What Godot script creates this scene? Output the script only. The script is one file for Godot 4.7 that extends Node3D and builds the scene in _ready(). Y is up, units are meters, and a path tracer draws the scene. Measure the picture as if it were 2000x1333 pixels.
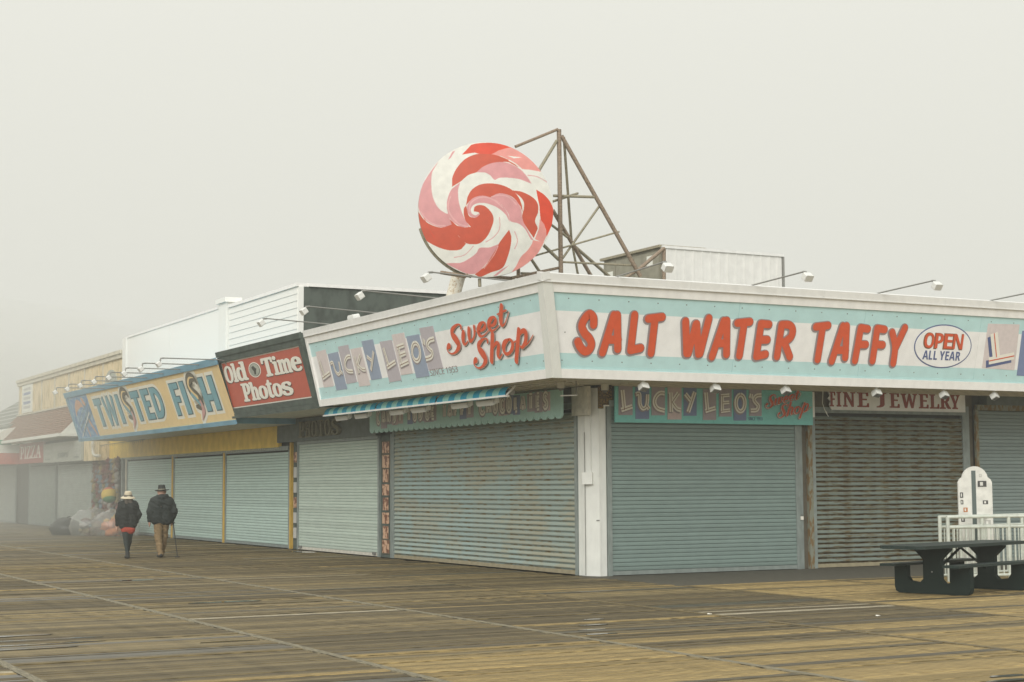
extends Node3D
# Shuttered boardwalk candy shop on a foggy day.
# Left-hand shop fronts stand on the plane x = 0 and face -x; the right-hand front stands on z = 0 and faces +z.

const TR = {
	"TAFFY": [[[-1.242, 0.958, -1.263, 1.081, -1.353, 1.144, -1.442, 1.049, -1.48, 0.924, -1.41, 0.801, -1.297, 0.705, -1.243, 0.604, -1.28, 0.507, -1.364, 0.475, -1.463, 0.548, -1.527, 0.644]], [[-0.995, 0.468, -0.844, 1.147], [-0.778, 1.15, -0.688, 0.541], [-0.92, 0.702, -0.704, 0.71]], [[-0.414, 1.168, -0.414, 0.527], [-0.414, 0.527, -0.208, 0.575]], [[-0.116, 1.113, 0.175, 1.157], [0.025, 1.127, 0.025, 0.492]], [[0.692, 1.099, 0.797, 0.51], [0.832, 0.512, 0.925, 1.059], [0.937, 1.06, 1.056, 0.507], [1.089, 0.52, 1.194, 1.177]], [[1.364, 0.467, 1.535, 1.142], [1.6, 1.149, 1.682, 0.522], [1.444, 0.719, 1.652, 0.727]], [[1.846, 1.115, 2.125, 1.151], [1.997, 1.116, 1.977, 0.506]], [[2.384, 1.119, 2.368, 0.504], [2.383, 1.124, 2.568, 1.119], [2.383, 0.816, 2.572, 0.828], [2.368, 0.504, 2.571, 0.551]], [[2.862, 1.126, 2.845, 0.519], [2.868, 1.127, 3.033, 1.128, 3.13, 1.048, 3.114, 0.907, 2.969, 0.794], [2.967, 0.804, 3.142, 0.523]], [[3.677, 1.118, 3.963, 1.157], [3.839, 1.129, 3.813, 0.492]], [[4.161, 0.47, 4.326, 1.16], [4.412, 1.164, 4.477, 0.549], [4.239, 0.685, 4.468, 0.693]], [[4.764, 1.139, 4.726, 0.497], [4.763, 1.143, 4.941, 1.127], [4.753, 0.814, 4.942, 0.82]], [[5.174, 1.143, 5.162, 0.506], [5.173, 1.148, 5.362, 1.132], [5.176, 0.829, 5.363, 0.828]], [[5.564, 1.082, 5.68, 0.804, 5.691, 0.475], [5.869, 1.188, 5.703, 0.793]]],
	"OVAL": [[6.927, 0.855], [6.183, 0.845], [7.689, 0.862], [6.859, 1.292], [6.997, 0.411]],
	"OPENT": [[6.38, 0.812], [7.431, 1.13], [6.421, 0.58], [7.404, 0.763]],
	"LCARD": [[8.04, 1.36], [8.906, 1.379], [8.94, 0.419], [8.042, 0.448]],
	"LSTROKE": [[8.229, 1.173, 8.386, 0.678], [8.192, 0.594, 8.866, 0.723]],
	"UCARD": [[9.005, 1.252], [9.876, 1.262], [9.896, 0.301], [9.027, 0.31]],
	"CARDS_L": [[-8.919, 1.278, -8.272, 1.289, -8.257, 0.414, -8.887, 0.419], [-8.213, 1.174, -7.565, 1.181, -7.497, 0.315, -8.153, 0.308], [-7.5, 1.293, -6.885, 1.29, -6.847, 0.431, -7.46, 0.421], [-6.805, 1.183, -6.212, 1.179, -6.138, 0.317, -6.768, 0.323], [-6.105, 1.302, -5.473, 1.297, -5.435, 0.429, -6.025, 0.426], [-5.139, 1.213, -4.504, 1.204, -4.45, 0.325, -5.084, 0.319], [-4.448, 1.309, -3.813, 1.302, -3.815, 0.436, -4.405, 0.437], [-3.746, 1.212, -3.115, 1.205, -3.045, 0.33, -3.686, 0.326], [-3.04, 1.325, -2.395, 1.314, -2.353, 0.455, -3.023, 0.451]],
	"LBOX_L": [[-8.92, 1.061, -8.23, 1.074, -8.27, 0.62, -8.853, 0.593], [-8.154, 0.99, -7.532, 0.999, -7.514, 0.65, -8.117, 0.626], [-7.338, 1.055, -6.856, 1.065, -6.896, 0.647, -7.43, 0.614], [-6.73, 1.01, -6.181, 1.03, -6.179, 0.625, -6.691, 0.598], [-6.016, 0.987, -5.459, 1.054, -5.573, 0.644, -6.07, 0.618], [-5.086, 1.072, -4.543, 1.093, -4.51, 0.63, -5.084, 0.611], [-4.323, 1.075, -3.881, 1.082, -3.869, 0.643, -4.344, 0.619], [-3.627, 1.081, -3.097, 1.087, -3.191, 0.651, -3.726, 0.633], [-2.962, 1.098, -2.422, 1.099, -2.513, 0.67, -3.067, 0.642]],
	"CARDS_H": [[0.51, 3.666, 0.829, 3.673, 0.82, 3.078, 0.502, 3.073], [0.89, 3.624, 1.208, 3.631, 1.198, 3.008, 0.881, 3.003], [1.262, 3.684, 1.574, 3.691, 1.563, 3.085, 1.252, 3.08], [1.634, 3.641, 1.961, 3.648, 1.95, 3.008, 1.623, 3.003], [2.011, 3.674, 2.32, 3.681, 2.308, 3.085, 2.0, 3.081], [2.469, 3.618, 2.786, 3.625, 2.773, 3.008, 2.457, 3.004], [2.855, 3.669, 3.161, 3.676, 3.148, 3.083, 2.843, 3.078], [3.211, 3.624, 3.52, 3.631, 3.506, 3.008, 3.198, 3.003], [3.591, 3.685, 3.899, 3.692, 3.885, 3.102, 3.578, 3.097]],
	"LEO_GLYPHS": [[[0.194, 1.0, 0.347, 0.103], [0.097, 0.103, 0.952, 0.271]], [[0.015, 0.886, 0.273, 0.909, 0.318, 0.371, 0.508, 0.114, 0.758, 0.211, 0.848, 0.543, 0.864, 0.886], [0.773, 0.314, 0.97, 0.074]], [[0.959, 0.902, 0.549, 0.902, 0.221, 0.683, 0.18, 0.415, 0.426, 0.195, 0.959, 0.098]], [[0.157, 0.99, 0.2, 0.036], [0.783, 0.974, 0.252, 0.513], [0.252, 0.513, 0.635, 0.205, 0.983, 0.128]], [[0.1, 0.9, 0.517, 0.585], [0.85, 0.985, 0.333, 0.035]], [[0.175, 0.99, 0.307, 0.087], [0.123, 0.077, 0.982, 0.231]], [[0.211, 0.915, 0.211, 0.079], [0.053, 0.887, 0.916, 0.927], [0.211, 0.508, 0.895, 0.542], [0.053, 0.056, 0.979, 0.124]], [[0.496, 0.911, 0.635, 0.879, 0.754, 0.79, 0.833, 0.657, 0.861, 0.5, 0.833, 0.343, 0.754, 0.21, 0.635, 0.121, 0.496, 0.089, 0.356, 0.121, 0.237, 0.21, 0.158, 0.343, 0.13, 0.5, 0.158, 0.657, 0.237, 0.79, 0.356, 0.879, 0.496, 0.911]], [[0.109, 0.973, 0.045, 0.736], [0.982, 0.901, 0.545, 0.863, 0.318, 0.67, 0.5, 0.478, 0.691, 0.33, 0.545, 0.121, 0.045, 0.099]]],
	"LBOX_H": [[0.532, 3.559, 0.827, 3.565, 0.821, 3.13, 0.526, 3.126], [0.889, 3.522, 1.206, 3.529, 1.201, 3.171, 0.883, 3.166], [1.274, 3.551, 1.571, 3.557, 1.564, 3.136, 1.268, 3.131], [1.657, 3.538, 1.94, 3.544, 1.932, 3.141, 1.65, 3.137], [2.014, 3.556, 2.312, 3.563, 2.304, 3.147, 2.006, 3.143], [2.482, 3.556, 2.77, 3.562, 2.761, 3.154, 2.474, 3.15], [2.878, 3.533, 3.12, 3.538, 3.112, 3.166, 2.87, 3.162], [3.223, 3.555, 3.519, 3.561, 3.51, 3.159, 3.214, 3.155], [3.609, 3.559, 3.896, 3.565, 3.886, 3.178, 3.6, 3.174]],
	"SWEET_L": [[-1.162, 1.151, 0.041, -1.131, 1.189, 0.062, -1.196, 1.238, 0.033, -1.356, 1.223, 0.062, -1.537, 1.154, 0.113, -1.558, 1.058, 0.156, -1.451, 0.951, 0.181, -1.39, 0.855, 0.156, -1.45, 0.785, 0.107, -1.589, 0.721, 0.058, -1.767, 0.7, 0.033, -1.902, 0.745, 0.029, -1.932, 0.806, 0.045, -1.863, 0.85, 0.107, -1.803, 0.865, 0.115], [-1.08, 1.062, 0.128, -1.155, 0.944, 0.132, -1.153, 0.858, 0.093, -1.072, 0.844, 0.041, -0.971, 0.889, 0.029], [-0.816, 1.107, 0.119, -0.874, 0.976, 0.123, -0.866, 0.883, 0.082, -0.743, 0.909, 0.045, -0.631, 1.0, 0.07, -0.585, 1.136, 0.082], [-0.614, 1.066, 0.037, -0.536, 1.046, 0.029], [-0.442, 1.029, 0.029, -0.237, 1.055, 0.07, -0.122, 1.122, 0.091, -0.175, 1.186, 0.045, -0.323, 1.151, 0.095, -0.422, 1.071, 0.128, -0.439, 0.984, 0.119, -0.366, 0.933, 0.049, -0.213, 0.953, 0.025, -0.037, 1.015, 0.021], [0.03, 1.091, 0.029, 0.211, 1.102, 0.07, 0.332, 1.173, 0.091, 0.299, 1.241, 0.045, 0.147, 1.215, 0.095, 0.039, 1.145, 0.123, 0.024, 1.053, 0.115, 0.116, 0.999, 0.049, 0.266, 1.021, 0.025, 0.418, 1.074, 0.021], [0.674, 1.404, 0.123, 0.567, 1.232, 0.136, 0.519, 1.117, 0.123, 0.541, 1.056, 0.058, 0.68, 1.097, 0.025, 0.893, 1.28, 0.016], [0.436, 1.277, 0.025, 0.815, 1.317, 0.037], [-0.181, 0.792, 0.041, -0.152, 0.83, 0.062, -0.213, 0.877, 0.033, -0.365, 0.861, 0.062, -0.535, 0.791, 0.113, -0.555, 0.698, 0.156, -0.454, 0.595, 0.181, -0.397, 0.502, 0.156, -0.453, 0.434, 0.107, -0.584, 0.37, 0.058, -0.753, 0.348, 0.033, -0.88, 0.391, 0.029, -0.909, 0.449, 0.045, -0.843, 0.493, 0.107, -0.787, 0.508, 0.115], [0.095, 0.929, 0.128, -0.17, 0.447, 0.128], [0.001, 0.676, 0.037, 0.155, 0.757, 0.074, 0.246, 0.728, 0.103, 0.203, 0.644, 0.111, 0.136, 0.54, 0.107, 0.178, 0.48, 0.049, 0.311, 0.543, 0.025], [0.667, 0.785, 0.049, 0.505, 0.739, 0.111, 0.408, 0.639, 0.123, 0.447, 0.538, 0.074, 0.6, 0.539, 0.066, 0.75, 0.623, 0.095, 0.795, 0.705, 0.103, 0.747, 0.773, 0.058, 0.667, 0.785, 0.049], [0.861, 0.719, 0.033, 0.954, 0.737, 0.025], [1.135, 0.916, 0.123, 0.792, 0.378, 0.123], [1.071, 0.8, 0.033, 1.243, 0.889, 0.082, 1.368, 0.864, 0.119, 1.341, 0.766, 0.115, 1.253, 0.668, 0.093, 1.119, 0.602, 0.062, 1.06, 0.628, 0.041], [1.131, 0.59, 0.029, 1.388, 0.667, 0.025, 1.615, 0.79, 0.014]],
	"SWEET_H": [[4.219, 3.499, 0.015, 4.229, 3.519, 0.023, 4.21, 3.544, 0.012, 4.162, 3.535, 0.023, 4.108, 3.498, 0.042, 4.1, 3.449, 0.059, 4.13, 3.395, 0.068, 4.146, 3.346, 0.059, 4.127, 3.311, 0.04, 4.085, 3.278, 0.022, 4.033, 3.268, 0.012, 3.995, 3.291, 0.011, 3.987, 3.321, 0.017, 4.008, 3.344, 0.04, 4.025, 3.351, 0.043], [4.242, 3.453, 0.048, 4.218, 3.392, 0.049, 4.217, 3.348, 0.035, 4.241, 3.341, 0.015, 4.272, 3.364, 0.011], [4.323, 3.478, 0.045, 4.303, 3.41, 0.046, 4.304, 3.361, 0.031, 4.342, 3.375, 0.017, 4.379, 3.423, 0.026, 4.395, 3.494, 0.031], [4.385, 3.457, 0.014, 4.409, 3.447, 0.011], [4.438, 3.438, 0.011, 4.504, 3.453, 0.026, 4.542, 3.489, 0.034, 4.526, 3.523, 0.017, 4.478, 3.504, 0.035, 4.445, 3.461, 0.048, 4.438, 3.415, 0.045, 4.46, 3.388, 0.019, 4.509, 3.399, 0.009, 4.567, 3.432, 0.008], [4.59, 3.474, 0.011, 4.65, 3.48, 0.026, 4.691, 3.519, 0.034, 4.682, 3.556, 0.017, 4.631, 3.541, 0.035, 4.594, 3.503, 0.046, 4.588, 3.453, 0.043, 4.617, 3.424, 0.019, 4.666, 3.437, 0.009, 4.718, 3.466, 0.008], [4.811, 3.649, 0.046, 4.771, 3.553, 0.051, 4.752, 3.49, 0.046, 4.759, 3.457, 0.022, 4.807, 3.48, 0.009, 4.883, 3.582, 0.006], [4.728, 3.576, 0.009, 4.857, 3.602, 0.014], [4.517, 3.314, 0.015, 4.527, 3.333, 0.023, 4.508, 3.358, 0.012, 4.46, 3.35, 0.023, 4.405, 3.313, 0.042, 4.397, 3.264, 0.059, 4.427, 3.21, 0.068, 4.443, 3.16, 0.059, 4.424, 3.125, 0.04, 4.382, 3.092, 0.022, 4.329, 3.082, 0.012, 4.291, 3.105, 0.011, 4.283, 3.136, 0.017, 4.304, 3.158, 0.04, 4.322, 3.166, 0.043], [4.609, 3.387, 0.048, 4.514, 3.13, 0.048], [4.573, 3.251, 0.014, 4.625, 3.294, 0.028, 4.654, 3.278, 0.039, 4.638, 3.233, 0.042, 4.615, 3.178, 0.04, 4.627, 3.145, 0.019, 4.672, 3.178, 0.009], [4.796, 3.309, 0.019, 4.74, 3.284, 0.042, 4.706, 3.23, 0.046, 4.717, 3.175, 0.028, 4.768, 3.175, 0.025, 4.821, 3.22, 0.035, 4.838, 3.265, 0.039, 4.823, 3.302, 0.022, 4.796, 3.309, 0.019], [4.861, 3.272, 0.012, 4.893, 3.282, 0.009], [4.96, 3.382, 0.046, 4.83, 3.085, 0.046], [4.935, 3.317, 0.012, 4.998, 3.366, 0.031, 5.041, 3.353, 0.045, 5.03, 3.298, 0.043, 4.997, 3.243, 0.035, 4.948, 3.207, 0.023, 4.928, 3.221, 0.015], [4.952, 3.2, 0.011, 5.044, 3.242, 0.009, 5.128, 3.311, 0.005]],
	"SINCE_L": [[-3.014, 0.328], [-1.71, 0.406], [-2.978, 0.401], [-1.751, 0.321]],
	"SINCE_H": [[3.558, 3.019], [3.905, 3.076]],
	"FISH_END": [[-33.905, -0.023], [-15.656, 0.029], [-34.14, 1.811], [-15.522, 1.878]],
	"FISH_L": {"T": [[-30.099, 1.399], [-29.127, 1.404], [-29.762, 0.417], [-29.448, 0.425]], "W": [[-28.968, 1.409], [-27.388, 1.402], [-28.676, 0.417], [-27.744, 0.424]], "I": [[-27.097, 1.406], [-26.637, 1.405], [-27.113, 0.431], [-26.787, 0.441]], "S": [[-26.059, 1.496], [-25.234, 1.407], [-26.567, 0.605], [-25.364, 0.703]], "T2": [[-25.193, 1.422], [-24.225, 1.413], [-24.974, 0.431], [-24.632, 0.438]], "E": [[-23.935, 1.427], [-23.046, 1.427], [-23.942, 0.436], [-23.218, 0.447]], "D": [[-22.867, 1.416], [-21.88, 1.398], [-22.84, 0.442], [-21.982, 0.594]], "F": [[-20.647, 1.437], [-19.816, 1.432], [-20.673, 0.439], [-20.32, 0.453]], "I2": [[-19.591, 1.424], [-19.086, 1.431], [-19.661, 0.444], [-19.27, 0.464]], "S2": [[-18.676, 1.47], [-17.837, 1.417], [-19.069, 0.652], [-18.114, 0.625]], "H": [[-17.691, 1.444], [-16.435, 1.443], [-17.743, 0.452], [-16.641, 0.482]]},
	"FISH_S2": [[-18.093, 1.231, -17.984, 1.444, -18.31, 1.502, -18.647, 1.412, -18.702, 1.193, -18.341, 0.913, -18.226, 0.686, -18.62, 0.649, -18.944, 0.684], [-18.217, 0.722, -18.197, 0.574, -18.466, 0.401, -18.844, 0.212]],
	"FISH_CARD": [[-33.955, 1.597], [-30.824, 1.6], [-30.762, 0.063], [-33.804, 0.113]],
	"FISH_PANEL": [[-25.668, 1.652], [-15.61, 1.686], [-15.79, 0.117], [-27.612, 0.082]],
	"PHOTO_RED": [[-15.746, 1.502], [-9.636, 1.543], [-9.663, 0.283], [-15.66, 0.23]],
	"PHOTO_TXT": {"Old": [[-15.669, 0.977], [-13.495, 1.429], [-13.999, 0.98]], "Time": [[-12.402, 1.417], [-9.692, 1.343], [-12.322, 0.943], [-9.896, 0.994]], "Photos": [[-14.429, 0.832], [-10.674, 0.773], [-14.441, 0.413], [-10.897, 0.462]], "disc": [[-13.207, 1.169], [-13.636, 1.181], [-12.795, 1.159]]},
	"CANDY": [["C", -9.447, -9.223], ["A", -9.137, -8.899], ["N", -8.832, -8.597], ["D", -8.481, -8.266], ["Y", -8.168, -7.956], ["F", -7.587, -7.397], ["U", -7.319, -7.1], ["D", -7.007, -6.776], ["G", -6.654, -6.412], ["E", -6.352, -6.128], ["T", -5.76, -5.485], ["A", -5.47, -5.213], ["F", -5.157, -4.932], ["F", -4.82, -4.599], ["Y", -4.508, -4.263], ["C", -3.913, -3.623], ["H", -3.597, -3.35], ["O", -3.299, -3.043], ["C", -2.98, -2.716], ["O", -2.678, -2.431], ["L", -2.333, -2.15], ["A", -2.066, -1.826], ["T", -1.731, -1.507], ["E", -1.414, -1.217], ["S", -1.126, -0.898]],
	"PHOTOS_BOARD": [[-17.428, 3.561], [-17.416, 2.946], [-10.778, 3.012], [-15.392, 3.543], [-15.385, 3.065], [-12.492, 3.487], [-12.488, 3.063]],
	"TRUSS": [[0.454, 9.08, -2.0, 0.471, 5.794, -2.0, 0.055], [0.421, 9.077, -2.0, -0.596, 8.61, -1.95, 0.045], [0.403, 8.842, -2.0, -0.054, 8.171, -1.95, 0.04], [0.509, 8.954, -2.0, 2.465, 6.13, -2.1, 0.05], [0.568, 8.931, -2.0, 1.304, 6.945, -3.0, 0.04], [1.304, 6.945, -3.0, 1.582, 6.209, -3.2, 0.03], [0.291, 7.374, -2.0, 1.555, 6.138, -2.6, 0.045], [0.338, 7.688, -2.05, 1.333, 7.737, -2.05, 0.04], [0.265, 7.547, -1.98, 1.236, 7.898, -2.6, 0.035], [1.478, 7.58, -2.1, 0.538, 6.391, -2.05, 0.03], [1.946, 7.055, -2.1, -0.122, 6.408, -2.0, 0.03], [1.122, 6.776, -2.6, 2.364, 6.252, -3.2, 0.04], [-0.003, 6.66, -1.95, 0.456, 6.358, -2.05, 0.04], [0.521, 6.319, -2.05, 2.345, 6.365, -2.15, 0.03], [0.255, 7.07, -2.0, 0.744, 6.872, -2.2, 0.03], [-0.251, 6.366, -2.0, -0.001, 6.088, -2.05, 0.035], [-0.709, 5.91, -1.95, 0.516, 6.21, -2.1, 0.045], [-1.735, 5.91, -1.95, -0.62, 5.907, -2.0, 0.05], [-0.523, 6.152, -2.0, -0.519, 5.842, -2.0, 0.045], [-1.428, 5.857, -1.95, -1.422, 5.691, -1.95, 0.04], [-0.461, 6.028, -2.0, 0.531, 6.067, -2.1, 0.03], [-2.282, 5.934, -1.95, -1.735, 5.882, -1.95, 0.05]],
	"TRUSS2": [[3.658, 6.93, -3.0, 2.714, 6.337, -2.6, 0.05], [3.658, 6.93, -3.0, 3.644, 6.085, -3.0, 0.05], [2.479, 6.29, -2.2, 1.973, 6.033, -2.0, 0.04]],
	"DISC": [-1.355, 7.231, -1.8],
	"STICK": [[-1.865, 6.118, -1.9], [-2.045, 5.412, -2.1]],
	"GREYROOF": [[0.268, 6.086, -62.0], [1.262, 6.677, -62.0], [1.292, 5.231, -62.0], [0.293, 4.947, -62.0]],
	"AWN": [[-1.6, 2.832, -46.863], [-1.6, 3.397, -46.922], [-1.6, 3.805, -46.965], [-1.6, 4.077, -46.994], [-1.6, 4.676, -47.285], [-1.6, 2.731, -51.4], [-1.6, 2.731, -51.4]],
	"PIZ": [[-0.6, 3.751, -51.986], [-0.6, 3.721, -46.958], [-0.6, 3.123, -51.92], [-0.6, 3.038, -46.895], [-0.6, 3.337, -43.919], [-0.6, 3.338, -41.973], [-0.6, 2.987, -43.889], [-0.6, 2.975, -41.944]],
}

const OV := 1.938      # how far the fascia signs stand out at their lower edge
const YB := 3.64
const LEANX := 0.426   # further overhang at the top edge
const LEANY := 1.769

var mats := {}
var texs := {}
var taken := {}
var rng := RandomNumberGenerator.new()

# ------------------------------------------------------------------ mesh buffer
class MB:
	var v := PackedVector3Array()
	var n := PackedVector3Array()
	var uv := PackedVector2Array()
	var xf := Transform3D()
	func tri(a: Vector3, b: Vector3, c: Vector3, nn: Vector3) -> void:
		if (c - a).cross(b - a).dot(nn) < 0.0:
			var t := b
			b = c
			c = t
		var m := (xf.basis * nn).normalized()
		for p in [a, b, c]:
			v.append(xf * p)
			n.append(m)
			uv.append(Vector2(p.x, p.y))
	func tri3(a: Vector3, b: Vector3, c: Vector3, na: Vector3, nb: Vector3, nc: Vector3) -> void:
		if (c - a).cross(b - a).dot(na + nb + nc) < 0.0:
			v.append_array([xf * a, xf * c, xf * b])
			n.append_array([(xf.basis * na).normalized(), (xf.basis * nc).normalized(), (xf.basis * nb).normalized()])
			uv.append_array([Vector2(a.x, a.y), Vector2(c.x, c.y), Vector2(b.x, b.y)])
		else:
			v.append_array([xf * a, xf * b, xf * c])
			n.append_array([(xf.basis * na).normalized(), (xf.basis * nb).normalized(), (xf.basis * nc).normalized()])
			uv.append_array([Vector2(a.x, a.y), Vector2(b.x, b.y), Vector2(c.x, c.y)])
	func quad(a: Vector3, b: Vector3, c: Vector3, d: Vector3, nn: Vector3) -> void:
		tri(a, b, c, nn)
		tri(a, c, d, nn)
	func quad4(a: Vector3, b: Vector3, c: Vector3, d: Vector3, na: Vector3, nb: Vector3, nc: Vector3, nd: Vector3) -> void:
		tri3(a, b, c, na, nb, nc)
		tri3(a, c, d, na, nc, nd)
	func box(x0: float, x1: float, y0: float, y1: float, z0: float, z1: float) -> void:
		quad(Vector3(x0, y0, z1), Vector3(x1, y0, z1), Vector3(x1, y1, z1), Vector3(x0, y1, z1), Vector3(0, 0, 1))
		quad(Vector3(x0, y0, z0), Vector3(x1, y0, z0), Vector3(x1, y1, z0), Vector3(x0, y1, z0), Vector3(0, 0, -1))
		quad(Vector3(x0, y0, z0), Vector3(x0, y0, z1), Vector3(x0, y1, z1), Vector3(x0, y1, z0), Vector3(-1, 0, 0))
		quad(Vector3(x1, y0, z0), Vector3(x1, y0, z1), Vector3(x1, y1, z1), Vector3(x1, y1, z0), Vector3(1, 0, 0))
		quad(Vector3(x0, y1, z0), Vector3(x1, y1, z0), Vector3(x1, y1, z1), Vector3(x0, y1, z1), Vector3(0, 1, 0))
		quad(Vector3(x0, y0, z0), Vector3(x1, y0, z0), Vector3(x1, y0, z1), Vector3(x0, y0, z1), Vector3(0, -1, 0))
	# a profile in (z, y) swept along x
	func sweep_x(prof: PackedVector2Array, x0: float, x1: float, caps := true) -> void:
		var c := Vector2.ZERO
		for p in prof:
			c += p / prof.size()
		for i in prof.size():
			var a := prof[i]
			var b := prof[(i + 1) % prof.size()]
			var e := b - a
			if e.length() < 1e-6:
				continue
			var nn := Vector2(e.y, -e.x).normalized()
			if nn.dot((a + b) * 0.5 - c) < 0.0:
				nn = -nn
			quad(Vector3(x0, a.y, a.x), Vector3(x1, a.y, a.x), Vector3(x1, b.y, b.x), Vector3(x0, b.y, b.x), Vector3(0, nn.y, nn.x))
		if caps:
			var ids := Geometry2D.triangulate_polygon(prof)
			for k in range(0, ids.size(), 3):
				var p := prof[ids[k]]
				var q := prof[ids[k + 1]]
				var r := prof[ids[k + 2]]
				tri(Vector3(x0, p.y, p.x), Vector3(x0, q.y, q.x), Vector3(x0, r.y, r.x), Vector3(-1, 0, 0))
				tri(Vector3(x1, p.y, p.x), Vector3(x1, q.y, q.x), Vector3(x1, r.y, r.x), Vector3(1, 0, 0))
	# an outline in (x, y) with thickness z0..z1
	func plate(poly: PackedVector2Array, z0: float, z1: float, back := true) -> void:
		var ids := Geometry2D.triangulate_polygon(poly)
		for k in range(0, ids.size(), 3):
			var p := poly[ids[k]]
			var q := poly[ids[k + 1]]
			var r := poly[ids[k + 2]]
			tri(Vector3(p.x, p.y, z1), Vector3(q.x, q.y, z1), Vector3(r.x, r.y, z1), Vector3(0, 0, 1))
			if back:
				tri(Vector3(p.x, p.y, z0), Vector3(q.x, q.y, z0), Vector3(r.x, r.y, z0), Vector3(0, 0, -1))
		var s := 1.0 if Geometry2D.is_polygon_clockwise(poly) else -1.0
		for i in poly.size():
			var a := poly[i]
			var b := poly[(i + 1) % poly.size()]
			var e := b - a
			var nn := Vector3(-e.y, e.x, 0) * s
			quad(Vector3(a.x, a.y, z0), Vector3(b.x, b.y, z0), Vector3(b.x, b.y, z1), Vector3(a.x, a.y, z1), nn)
	func tube(pts: Array, r: float, sides := 8, r_end := -1.0) -> void:
		var re := r if r_end < 0.0 else r_end
		var rings := []
		var side := Vector3.ZERO
		for i in pts.size():
			var d: Vector3 = pts[mini(i + 1, pts.size() - 1)] - pts[maxi(i - 1, 0)]
			d = d.normalized()
			if side == Vector3.ZERO:
				side = d.cross(Vector3.UP if absf(d.y) < 0.9 else Vector3.RIGHT).normalized()
			else:
				side = (side - d * side.dot(d)).normalized()
			var up := side.cross(d)
			var rr := lerpf(r, re, float(i) / maxf(1.0, pts.size() - 1))
			var ring := []
			for k in sides:
				var a := TAU * (k + 0.5) / sides
				var m := side * cos(a) + up * sin(a)
				ring.append([pts[i] + m * rr, m])
			rings.append(ring)
		for i in pts.size() - 1:
			for k in sides:
				var k2 := (k + 1) % sides
				quad4(rings[i][k][0], rings[i][k2][0], rings[i + 1][k2][0], rings[i + 1][k][0], rings[i][k][1], rings[i][k2][1], rings[i + 1][k2][1], rings[i + 1][k][1])
		for e in [0, pts.size() - 1]:
			var dd: Vector3 = (pts[1] - pts[0]) * -1.0 if e == 0 else pts[e] - pts[e - 1]
			for k in range(1, sides - 1):
				tri(rings[e][0][0], rings[e][k][0], rings[e][k + 1][0], dd)
	# square steel section between two points
	func bar(a: Vector3, b: Vector3, w: float) -> void:
		tube([a, b], w * 0.72, 4)
	# profile of (radius, y) turned about y
	func lathe(prof: Array, at: Vector3, sides := 16, squash := Vector3.ONE) -> void:
		for i in prof.size() - 1:
			var p: Vector2 = prof[i]
			var q: Vector2 = prof[i + 1]
			var e := q - p
			var s2 := Vector2(e.y, -e.x).normalized()
			for k in sides:
				var a := TAU * k / sides
				var b := TAU * (k + 1) / sides
				var da := Vector3(cos(a), 0, sin(a))
				var db := Vector3(cos(b), 0, sin(b))
				var na := da * s2.x + Vector3(0, s2.y, 0)
				var nb := db * s2.x + Vector3(0, s2.y, 0)
				quad4(at + (da * p.x + Vector3(0, p.y, 0)) * squash, at + (db * p.x + Vector3(0, p.y, 0)) * squash, at + (db * q.x + Vector3(0, q.y, 0)) * squash, at + (da * q.x + Vector3(0, q.y, 0)) * squash, na, nb, nb, na)
	func ball(at: Vector3, r: Vector3, rings := 6, sides := 10, bump = null) -> void:
		var pts := []
		for i in rings + 1:
			var row := []
			var t := PI * i / rings
			for k in sides:
				var a := TAU * k / sides
				var d := Vector3(sin(t) * cos(a), cos(t), sin(t) * sin(a))
				var s: float = bump.call(d) if bump != null else 1.0
				row.append([at + d * r * s, (d / r).normalized()])
			pts.append(row)
		for i in rings:
			for k in sides:
				var k2 := (k + 1) % sides
				quad4(pts[i][k][0], pts[i][k2][0], pts[i + 1][k2][0], pts[i + 1][k][0], pts[i][k][1], pts[i][k2][1], pts[i + 1][k2][1], pts[i + 1][k][1])
	# brush stroke lying in the x-y plane: points are (x, y, width)
	func stroke(pts: Array, lift: float, round_ends := true, smooth := true) -> void:
		var p := []
		if smooth and pts.size() > 2:
			for i in pts.size() - 1:
				var a: Vector3 = pts[maxi(i - 1, 0)]
				var b: Vector3 = pts[i]
				var c: Vector3 = pts[i + 1]
				var d: Vector3 = pts[mini(i + 2, pts.size() - 1)]
				for k in 5:
					p.append(b.cubic_interpolate(c, a, d, k / 5.0))
			p.append(pts[pts.size() - 1])
		else:
			p = pts
		var l := []
		var r := []
		for i in p.size():
			var d: Vector3 = p[mini(i + 1, p.size() - 1)] - p[maxi(i - 1, 0)]
			var s: Vector2 = Vector2(-d.y, d.x).normalized() * p[i].z * 0.5
			l.append(Vector3(p[i].x + s.x, p[i].y + s.y, lift))
			r.append(Vector3(p[i].x - s.x, p[i].y - s.y, lift))
		var up := Vector3(0, 0, 1)
		for i in p.size() - 1:
			quad(l[i], r[i], r[i + 1], l[i + 1], up)
		if round_ends:
			for e in [0, p.size() - 1]:
				var c := Vector3(p[e].x, p[e].y, lift)
				var from: Vector3 = (l[e] if e == 0 else r[e]) - c
				for k in 6:
					tri(c, c + from.rotated(up, PI * k / 6.0), c + from.rotated(up, PI * (k + 1) / 6.0), up)
	func mesh(m: Material) -> ArrayMesh:
		var out := ArrayMesh.new()
		add_to(out, m)
		return out
	func add_to(out: ArrayMesh, m: Material) -> void:
		if v.is_empty():
			return
		var arr := []
		arr.resize(Mesh.ARRAY_MAX)
		arr[Mesh.ARRAY_VERTEX] = v
		arr[Mesh.ARRAY_NORMAL] = n
		arr[Mesh.ARRAY_TEX_UV] = uv
		out.add_surface_from_arrays(Mesh.PRIMITIVE_TRIANGLES, arr)
		out.surface_set_material(out.get_surface_count() - 1, m)

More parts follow.
